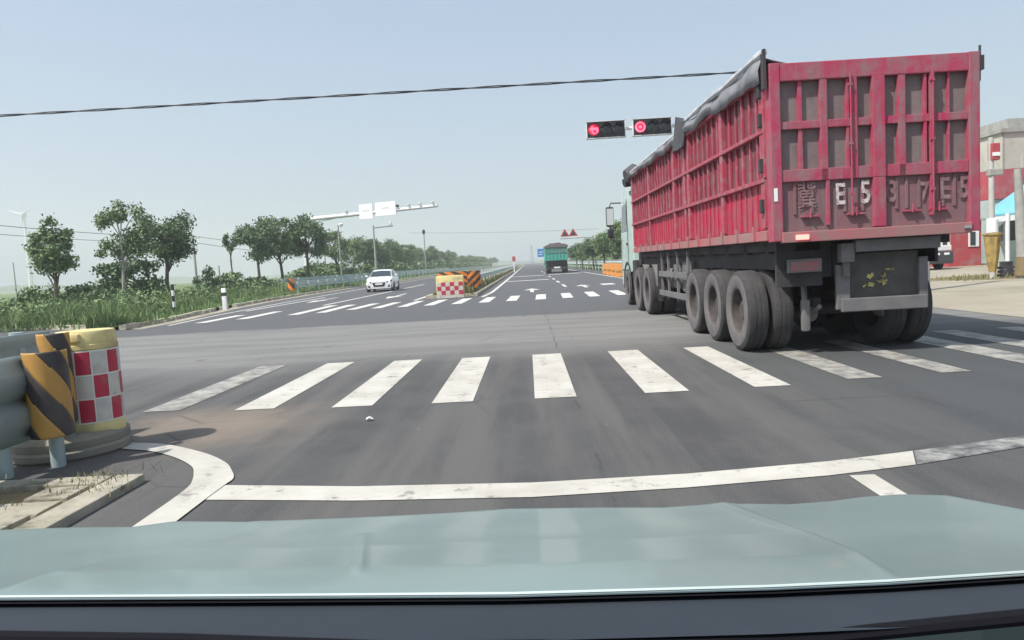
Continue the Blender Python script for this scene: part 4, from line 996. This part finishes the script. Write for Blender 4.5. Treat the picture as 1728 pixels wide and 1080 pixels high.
for s in ((-1, -1), (1, -1), (1, 1), (-1, 1)): b.tube([(s[0]*1.2, s[1]*1.2, 0), (s[0]*.3, s[1]*.3, p.z+1)], .16, 5)
for k in range(8):
    z0, z1_ = k*p.z/8, (k+1)*p.z/8; w0 = 1.2-.9*k/8; w1 = 1.2-.9*(k+1)/8
    b.tube([(-w0, -w0, z0), (w1, -w1, z1_)], .08, 4); b.tube([(w0, -w0, z0), (-w1, -w1, z1_)], .08, 4)
b.build('lattice', M['pole_grey'], lt)
# orange water barriers by the right shoulder
ob = None; OL = ['leftmost of the orange water-filled road barriers', 'second orange road barrier from the left', 'third orange road barrier from the left', 'orange road barrier nearest the truck cab']
for k, (px, py) in enumerate(((1026, 463), (1033, 464.5), (1041, 466), (1049, 467.5))):
    gx, gy = G(px, py); 
    if ob is None:
        ob = thing('water_barrier', OL[0], 'barrier', (gx, gy, 0), 0, 'orange barriers at the right shoulder')
        b = MB(); b.prism([(-.42, -.22, 0), (-.42, .22, 0), (-.42, .1, .95), (-.42, -.1, .95)], (.84, 0, 0)); bmesh.ops.bevel(b.bm, geom=list(b.bm.edges), offset=.04, segments=2, affect='EDGES'); bo = b.build('shell', M['orange'], ob, True)
        b = MB(); b.bb(-.4, .4, -.2, -.15, .38, .5); b.build('reflector', M['hazard_yellow'], ob)
    else:
        q = copy_tree(ob); q.location = (gx, gy, 0); q['label'] = OL[k]

# ================================================================== WIND TURBINE, POLES, WIRES
hub = P(40, 363, 700)
wt = thing('wind_turbine', 'hazy white three-bladed wind turbine standing in the fields on the far left', 'wind turbine', (hub.x, 700, 0))
b = MB(); b.tube([(0, 0, 0), (0, 0, hub.z)], [2.3, 1.1], 14); b.build('tower', M['pole_white'], wt, True)
b = MB(); b.box((0, 0, hub.z), (2.6, 6, 2.6), None, .6); b.build('nacelle', M['pole_white'], wt, True)
for a in (30, 158, 270):
    d = Vector((math.cos(R(a)), 0, math.sin(R(a)))); b = MB()
    b.tube([tuple(Vector((0, -3.4, hub.z))+d*t) for t in (0, 3, 8, 15)], [.9, 1.1, .7, .25], 8); b.build('blade', M['pole_white'], wt, True)
def upole(px, py_top, Y, label, arms=True, zmin=None, name='utility_pole', m='pole_grey'):
    p = P(px, py_top, Y); o = thing(name, label, 'pole', (p.x, Y, 0))
    b = MB(); b.tube([(0, 0, 0), (0, 0, p.z)], [.17, .11], 10); b.build('pole', M[m], o, True)
    if arms:
        b = MB(); b.box((0, 0, p.z-.35), (1.6, .1, .1)); b.box((0, 0, p.z-1.1), (1.2, .1, .1)); b.build('crossarm', M['pole_grey'], o)
        b = MB()
        for x in (-.7, 0, .7): b.tube([(x, 0, p.z-.3), (x, 0, p.z-.05)], .05, 6)
        b.build('insulator', M['sign_white'], o)
    return o, p
u1, t1_ = upole(325, 397, 85, 'utility pole with crossarms just right of the broad dense tree')
upole(22, 443, 150, 'bare distant pole left of the wind turbine', False)
upole(369, 448, 120, 'short plain concrete post between the saplings', False)
upole(545, 392, 150, 'thin utility pole rising inside the tree row', True)
def wire(label, pts, r, m, sag=0, name='power_line'):
    P0, P1 = Vector(pts[0]), Vector(pts[1]); n = 24; b = MB()
    b.tube([tuple(P0.lerp(P1, k/n)-Vector((0, 0, sag*4*(k/n)*(1-k/n)))) for k in range(n+1)], r, 6)
    return tag(b.build(name, M[m], None, True), label, 'cable')
wire('upper of the two power lines sloping down to the utility pole on the left', (P(-140, 366, 52), t1_-Vector((.6, 0, .2))), .028, 'wire_far', .3)
wire('lower of the two power lines sloping down to the utility pole on the left', (P(-140, 384, 52), t1_-Vector((.5, 0, .95))), .024, 'wire_far', .25)
wire('upper faint power line from the left utility pole towards the tree row', (t1_-Vector((-.6, 0, .2)), P(545, 415, 150)), .03, 'wire_far', .5)
wire('lower faint power line from the left utility pole into the trees', (t1_-Vector((-.5, 0, .95)), P(545, 428, 150)), .03, 'wire_far', .5)
wire('hair-thin distant cable crossing high above the far road', (P(690, 393, 160), P(1010, 386, 160)), .03, 'wire_far', .3)
# the twin twisted cable across the whole view
n = 60; a0, a1 = P(-200, 207, 20), P(1555, 104, 20); b = MB()
for ph in (0, math.pi):
    pts = []
    for k in range(n+1):
        t = k/n; q = a0.lerp(a1, t); z = q.z+.13*4*t*(1-t)*0-.0
        pts.append((q.x, q.y+.022*math.cos(k*1.1+ph), z+.022*math.sin(k*1.1+ph)))
    b.tube(pts, .017, 6)
tag(b.build('overhead_cable', M['wire'], None, True), 'black twin cable stretched across the sky over the junction', 'cable')

hp = thing('cable_pole', 'concrete pole hidden behind the red truck carrying the overhead cable', 'pole', (a1.x, a1.y, 0))
b = MB(); b.tube([(0, 0, 0), (0, 0, a1.z+.05)], [.16, .1], 10); b.build('pole', M['pole_grey'], hp, True)
# roadside posts
def rpost(px, py0, py1, label, kind):
    gx, gy = G(px, py0, .12); z1_ = P(px, py1, gy).z
    o = thing('delineator_post', label, 'post', (gx, gy, 0)); h = z1_
    if kind == 'band':
        b = MB(); b.tube([(0, 0, .1), (0, 0, h)], .055, 10); b.build('post', M['sign_white'], o, True)
        b = MB()
        for k in (0, 2, 4): b.lathe([(.06, .15+h*k/5.2), (.06, .15+h*(k+1)/5.2)], (0, 0, 0), 'Z', 12, False)
        b.build('black_band', M['black'], o, True)
    else:
        b = MB(); b.box((0, 0, h/2), (.2, .12, h), None, .02); b.build('post', M['sign_white'], o, True)
        b = MB(); b.box((0, 0, h*.72), (.205, .125, .16)); b.build('black_band', M['black'], o)
rpost(295, 529, 484, 'thin black and white banded post on the left kerb', 'band')
rpost(380, 519, 486, 'stout white marker post with a dark band on the left kerb', 'flat')

# ================================================================== TREES
def leaves(blobs, n, size, seed, shell=.55):
    r = np.random.default_rng(seed); w_ = np.array([bb_[3]*bb_[4]*bb_[5] for bb_ in blobs])**.7; w_ /= w_.sum()
    idx = r.choice(len(blobs), n, p=w_); B = np.array(blobs)[idx]
    d = r.normal(size=(n, 3)); d /= np.linalg.norm(d, axis=1)[:, None]
    rad = r.random(n)**shell; rad = rad*(1+.18*r.normal(size=n))
    c = B[:, :3]+d*rad[:, None]*B[:, 3:6]
    s = size*(.6+.9*r.random(n))
    u = r.normal(size=(n, 3)); u /= np.linalg.norm(u, axis=1)[:, None]
    v = np.cross(u, r.normal(size=(n, 3))+d*.8); v /= np.linalg.norm(v, axis=1)[:, None]
    u *= s[:, None]; v *= (s*.55)[:, None]
    V = np.stack([c-u*.5, c+v*.5+u*.05, c+u*.6, c-v*.5+u*.05], 1).reshape(-1, 3)
    return V, (np.arange(n*4).reshape(n, 4)).tolist()
def blobset(cx, cz, rx, rz, k, seed, jag=.5, br=.38):
    r = random.Random(seed); out_ = []
    for i in range(k):
        a = r.uniform(0, 6.28); e = math.acos(r.uniform(-1, 1)); q = r.uniform(.35, 1)**jag
        out_.append((cx+rx*q*math.sin(e)*math.cos(a)*.78, rx*q*math.sin(e)*math.sin(a)*.78, cz+rz*q*math.cos(e)*.8, rx*br*r.uniform(.6, 1.15), rx*br*r.uniform(.6, 1.15), rz*br*r.uniform(.5, 1.)))
    return out_
def make_tree(label, loc, blobs, n, size, trunk_r, seed, mt='leaf', bark='bark', group=None, name='tree', trunk_top=None):
    o = thing(name, label, 'tree' if name == 'tree' else 'bush', (*loc, 0), 0, group)
    V, Fc = leaves(blobs, n, size, seed); raw('crown', V, Fc, M[mt], o)
    r = random.Random(seed); b = MB()
    zlo = min(q[2]-q[5] for q in blobs); top = trunk_top or (sum(q[2] for q in blobs)/len(blobs))
    bx_ = sum(q[0] for q in blobs)/len(blobs)
    b.tube([(0, 0, 0), (r.uniform(-.05, .05), 0, top*.35), (bx_*.6+r.uniform(-.08, .08), 0, top*.7), (bx_, 0, top)], [trunk_r*1.2, trunk_r, trunk_r*.75, trunk_r*.4], 8)
    for q in blobs[::2]:
        z0 = max(.5, min(top*.95, q[2]-1.2)); b.tube([(bx_*z0/top, 0, z0), ((bx_+q[0])/2, q[1]*.4, (z0+q[2])/2+.1), (q[0], q[1], q[2])], [trunk_r*.45, trunk_r*.3, trunk_r*.12], 5)
    b.build('trunk', M[bark], o, True)
    return o
# 1: single oval tree far left
k1 = 36/1200
x, y = -25.0, 36.5
def xy_at(px, Y): p_ = P(px, 480, Y); return (p_.x, Y)
make_tree('oval dark-leaved tree standing alone at the far left, in front of the power lines', xy_at(94, 37), blobset(0, 3.4, 1.25, 1.5, 22, 17, br=.34)+[(0, 0, 3.2, .8, .8, 1.2), (0, 0, 4.9, .4, .4, .5), (-.75, .2, 2.5, .5, .4, .3), (.85, 0, 2.7, .5, .4, .4), (.9, 0, 4.2, .3, .3, .35)], 4200, .17, .1, 1)
make_tree('tall loose airy tree with a pale trunk, left of the broad dense tree', xy_at(207, 40), blobset(0, 4.3, 1.55, 1.7, 17, 23, br=.34)+[(.2, 0, 5.9, .4, .4, .35), (1.2, 0, 5.5, .5, .5, .5), (1.5, .2, 4.3, .7, .6, .7), (1.3, 0, 3.3, .5, .5, .5), (-1.1, 0, 3.2, .4, .4, .3), (.9, 0, 3.6, .6, .6, .6), (-.8, 0, 5.1, .5, .5, .5)], 3400, .17, .08, 2, 'leaf', 'bark_white')
make_tree('broad dense dark green tree with its branches reaching the utility pole', xy_at(283, 44), blobset(.1, 4.1, 2.0, 1.85, 30, 31, br=.36)+[(1.4, 0, 5.2, .6, .6, .6), (-1.2, 0, 5.4, .5, .5, .5), (.2, 0, 4, 1.3, 1.3, 1.3)], 6500, .18, .12, 3, 'leaf_dark')
make_tree('small thin sapling with a tuft of leaves in the gap right of the utility pole', xy_at(395, 55), blobset(0, 4.2, .75, .8, 9, 43), 800, .17, .07, 4, 'leaf_dark', 'bark', None, 'tree', 4.0)
# row proto trees
protos = []
for s_, (rx, rz, cz, n_, mt) in enumerate(((2.5, 2.1, 4.7, 2300, 'leaf_dark'), (2.3, 2.2, 4.6, 2200, 'leaf'), (2.1, 1.9, 4.3, 1900, 'leaf_light'))):
    protos.append(None)
row = [(438, 60, 0, .92, 'bushy roadside tree, first of the row right of the sapling'), (478, 63, 1, 1.02, 'tall roadside tree just left of the gantry pole'), (522, 64, 0, .98, 'dark roadside tree standing in front of the gantry pole'),
       (572, 84, 1, .98, 'tree surrounding the dome camera pole')]
rnd = random.Random(5); yq = 97.0
while yq < 560 and len(row) < 46:
    p_ = -24+rnd.uniform(-1.2, 1.2); row.append((None, yq, rnd.choice((0, 1, 2, 2)), rnd.uniform(.78, 1.0), None, p_)); yq *= 1.045; 
specs = [(2.5, 2.1, 4.6, 4600, 'leaf_dark'), (2.2, 2.2, 4.6, 4200, 'leaf'), (2.3, 1.9, 4.1, 3800, 'leaf_light')]
for i, rr in enumerate(row):
    px, Y, kx, sc_, lb = rr[:5]
    if px is not None: x = xy_at(px, Y)[0]
    else: x = rr[5]; lb = ('dark-crowned', 'mid-green', 'pale green')[kx]+' tree of the long receding left row, merging with its neighbours'
    if protos[kx] is None:
        rx, rz, cz, n_, mt = specs[kx]
        o = make_tree(lb, (x, Y), blobset(0, cz, rx, rz, 24, 60+kx, br=.38), n_, .23, .13, 70+kx, mt, 'bark', 'trees of the left row'); protos[kx] = o
    else:
        o = copy_tree(protos[kx]); o.location = (x, Y, 0)
    o['label'] = lb
    if px is None: o['group'] = 'far trees of the left row'
    else:
        if 'group' in o: del o['group']
    o.scale = (sc_, sc_, sc_*rnd.uniform(.95, 1.08)); o.rotation_euler = (0, 0, rnd.uniform(0, 6))
# bushes on left
def make_bush(label, loc, rx, h, n, size, seed, mt, group=None):
    o = thing('bush', label, 'bush', (*loc, 0), 0, group)
    bl = [(q[0], q[1], max(.25, q[2]), q[3], q[4], q[5]) for q in blobset(0, h*.5, rx, h*.5, 14, seed, br=.42)]
    V, Fc = leaves(bl, n, size, seed); V[:, 2] = np.abs(V[:, 2]); raw('foliage', V, Fc, M[mt], o)
    b = MB(); rr = random.Random(seed)
    for k in range(5): b.tube([(0, 0, 0), (rr.uniform(-.5, .5)*rx, rr.uniform(-.4, .4)*rx, h*.6)], [.04, .015], 5)
    b.build('stem', M['bark'], o); return o
make_bush('large dark bush at the foot of the airy pale-trunked tree', xy_at(212, 43), 2.1, 3.4, 2600, .26, 101, 'leaf_dark')
make_bush('low bush left of the single oval tree', xy_at(62, 40), 1.3, 1.8, 700, .22, 102, 'leaf')
make_bush('low spreading bush between the oval tree and the dark bush', xy_at(135, 38), 1.8, 1.6, 900, .22, 103, 'leaf_light')
make_bush('conical bush in the gap right of the utility pole', xy_at(350, 52), 1.0, 2.5, 700, .25, 104, 'leaf_dark')
make_bush('rounded bush around the sapling trunk', xy_at(398, 54), 1.4, 2.2, 800, .25, 105, 'leaf')
make_bush('bush at the foot of the first row tree', xy_at(440, 60), 1.5, 1.9, 700, .27, 106, 'leaf_dark')
make_bush('small bush under the broad dense tree, beside the banded post', xy_at(262, 44), 1.2, 1.9, 600, .25, 107, 'leaf')
bp_ = []
for i in range(44):
    Y = 72*1.042**i; 
    if Y > 420: break
    kx = i % 3; x = -21.8+rnd.uniform(-.8, .8)-(1 if i < 6 else 0)
    lb = ('pale', 'mid-green', 'dark')[kx]+' low bush of the dense strip under the left tree row'
    if len(bp_) < 3:
        o = make_bush(lb, (x, Y), 2.2, 2.6, 1100, .32, 120+i, ('leaf_light', 'leaf', 'leaf_dark')[kx], 'bushes under the left tree row'); bp_.append(o)
    else:
        o = copy_tree(bp_[kx]); o.location = (x, Y, 0)
    s_ = rnd.uniform(.85, 1.25); o.scale = (s_, s_*1.2, s_); o.rotation_euler = (0, 0, rnd.uniform(0, 6))
# right trees
rt0 = None; rights = [(1045, 70, 1.0, 'tall tree immediately left of the truck cab mirror'), (1022, 78, .95, 'rounded tree second from the truck cab'), (1003, 88, .9, 'tree under the right end of the warning sign arm'), (985, 98, .72, 'shorter tree right of the green truck'), (975, 112, .9, 'tree rising behind the guardrail beyond the green truck'), (1062, 66, 1.1, 'tree mostly hidden behind the truck cab')]
for i, (px, Y, s_, lb) in enumerate(rights):
    x = xy_at(px, Y)[0]
    kx = i % 2
    o = copy_tree(protos[kx]); o.location = (x, Y, 0); o['label'] = lb
    if 'group' in o: del o['group']
    q = s_*.78; o.scale = (q, q, q*.86); o.rotation_euler = (0, 0, i*1.3)
for i in range(16):
    Y = 60+i*9; o = copy_tree(bp_[i % 3]); o.location = (10.8+rnd.uniform(-.3, .6)+i*.12, Y, 0); o['label'] = 'green bush behind the right roadside guardrail'; o['group'] = 'bushes on the right roadside'
    o.scale = (.8, .8, rnd.uniform(.7, 1.0))
for i in range(14):
    Y = 130*1.09**i; o = copy_tree(protos[i % 3]); o.location = (12.5+rnd.uniform(-1, 1)+i*.3, Y, 0); o['label'] = 'distant tree lining the right side of the far road'; o['group'] = 'far trees on the right'; o.scale = (.85, .85, .8)

# ================================================================== GRASS (stuff)
def blades(name, pts, h, wd, m, seed, lean=.35):
    r = np.random.default_rng(seed); n = len(pts); c = np.array(pts)
    hh = h*(.3+1.0*r.random(n)**1.4)*(.75+.3*np.sin(c[:, 0]*1.3+1)*np.sin(c[:, 1]*.9)+.22*np.sin(c[:, 0]*3.7+c[:, 1]*2.3)); a = r.random(n)*6.283; L_ = np.stack([np.cos(a), np.sin(a), np.zeros(n)], 1)
    an = r.random(n)*6.283; Lw = np.stack([np.cos(an), np.sin(an), np.zeros(n)], 1)*(wd*(.6+.8*r.random(n)))[:, None]
    tip = c+L_*(lean*hh*r.random(n))[:, None]; tip[:, 2] += hh
    mid = c+(tip-c)*.5; mid[:, 2] += .06*hh
    V = np.stack([c-Lw*.5, c+Lw*.5, mid+Lw*.45, tip, mid-Lw*.45], 1).reshape(-1, 3)
    Fc = np.arange(n*5).reshape(n, 5).tolist(); o = raw(name, V, Fc, M[m]); tag(o, kind='stuff'); return o
def kx_at(y):
    ks = kerbL[3:]; return float(np.interp(y, [k[1] for k in ks], [k[0] for k in ks]))
r = np.random.default_rng(99)
pts = []
while len(pts) < 105000:
    Y = 22+r.random()**1.8*95; off = r.random()**1.3*16
    if Y < 24: xk = -13-off*3; 
    else: xk = kx_at(Y)-1.5-off
    if Y < 24.9 and xk < -14: Y += 2.2
    pts.append((xk, Y, .1))
n_ = len(pts)
P_ = np.array(pts)
# height patches
hn = .75+.35*np.sin(P_[:, 0]*.7+1)*np.sin(P_[:, 1]*.45)
o = blades('tall_grass', pts, .6, .038, 'weed', 1, .9); o['label'] = 'tall bright green weeds filling the left verge'; o['category'] = 'grass'
sb = []
while len(sb) < 420:
    Y = 24+r.random()**1.6*80; off = 2.0+r.random()*13
    if Y < 26 and off > 6: Y += 2
    w_ = .35+r.random()*.6; h_ = .25+r.random()*.5; sb.append((kx_at(max(Y, 24))-off-(8*(28-Y)/4 if Y < 28 else 0), Y, h_*.8, w_, w_, h_))
V, Fc = leaves(sb, 60000, .13, 55); V[:, 2] = np.maximum(V[:, 2], .1)
o = raw('scrub', V, Fc, M['leaf_light']); tag(o, 'low leafy scrub mixed into the weeds of the left verge', None, None, 'stuff'); o['category'] = 'scrub'
pts = []
for k in range(9000):
    Y = 22+r.random()**1.7*60; xk = kx_at(max(Y, 24))-.25-r.random()*1.7
    if Y < 25.5: xk = -12.8-r.random()*22; Y = 22.6+r.random()*3.0
    pts.append((xk, Y, .1))
o = blades('short_grass', pts, .28, .05, 'weed', 2); o['label'] = 'short grass edge beside the left kerb'; o['category'] = 'grass'
pts = []
for k in range(9000): Y = 32.8+r.random()**2.2*160; pts.append((-2.62-r.random()*1.8, Y, .09))
o = blades('median_weeds', pts, .42, .05, 'dry_weed', 3); o['label'] = 'scrubby weeds growing in the far median'; o['category'] = 'weeds'
pts = []
for k in range(600):
    cx, cy = random.choice(((-3.3, 4.83), (-3.9, 4.7), (-4.3, 4.3), (-3.05, 4.6), (-3.5, 4.2), (-3.1, 4.9), (-4.0, 4.9), (-4.6, 4.0)))
    pts.append((cx+random.gauss(0, .14), cy+random.gauss(0, .1), .05))
o = blades('paving_weeds', pts, .075, .006, 'dry_weed', 4, .9); o['label'] = 'dry weeds in the paving of the near median'; o['category'] = 'weeds'
pts = [(14+random.random()*7, 23.3+random.random()*2.2, .01) for k in range(900)]
o = blades('yard_weeds', pts, .2, .04, 'dry_weed', 5); o['label'] = 'brown scrub around the poles at the yard edge'; o['category'] = 'weeds'

# small litter
gx, gy = G(624, 710)
b = MB(); b.grid([[(-.03, -.02, .01), (0, -.03, .03), (.035, -.02, .012)], [(-.035, .02, .02), (0, .02, .035), (.03, .03, .01)]])
o = b.build('paper_scrap', M['sign_white'], None, loc=(gx, gy, .005)); tag(o, 'small white scrap of paper on the asphalt below the crosswalk', 'litter')

# ================================================================== HAZE
b = MB(); b.bb(-620, 620, -60, 1600, -1.1, 86)
hz = b.build('haze', M['black']); tag(hz, kind='stuff')
m = bpy.data.materials.new('haze'); m.use_nodes = True; n = m.node_tree; n.nodes.clear()
oo = n.nodes.new('ShaderNodeOutputMaterial'); v = n.nodes.new('ShaderNodeVolumePrincipled')
v.inputs['Density'].default_value = .0009; v.inputs['Color'].default_value = (.97, .99, 1, 1); v.inputs['Anisotropy'].default_value = .3
n.links.new(v.outputs[0], oo.inputs['Volume']); hz.data.materials.clear(); hz.data.materials.append(m)
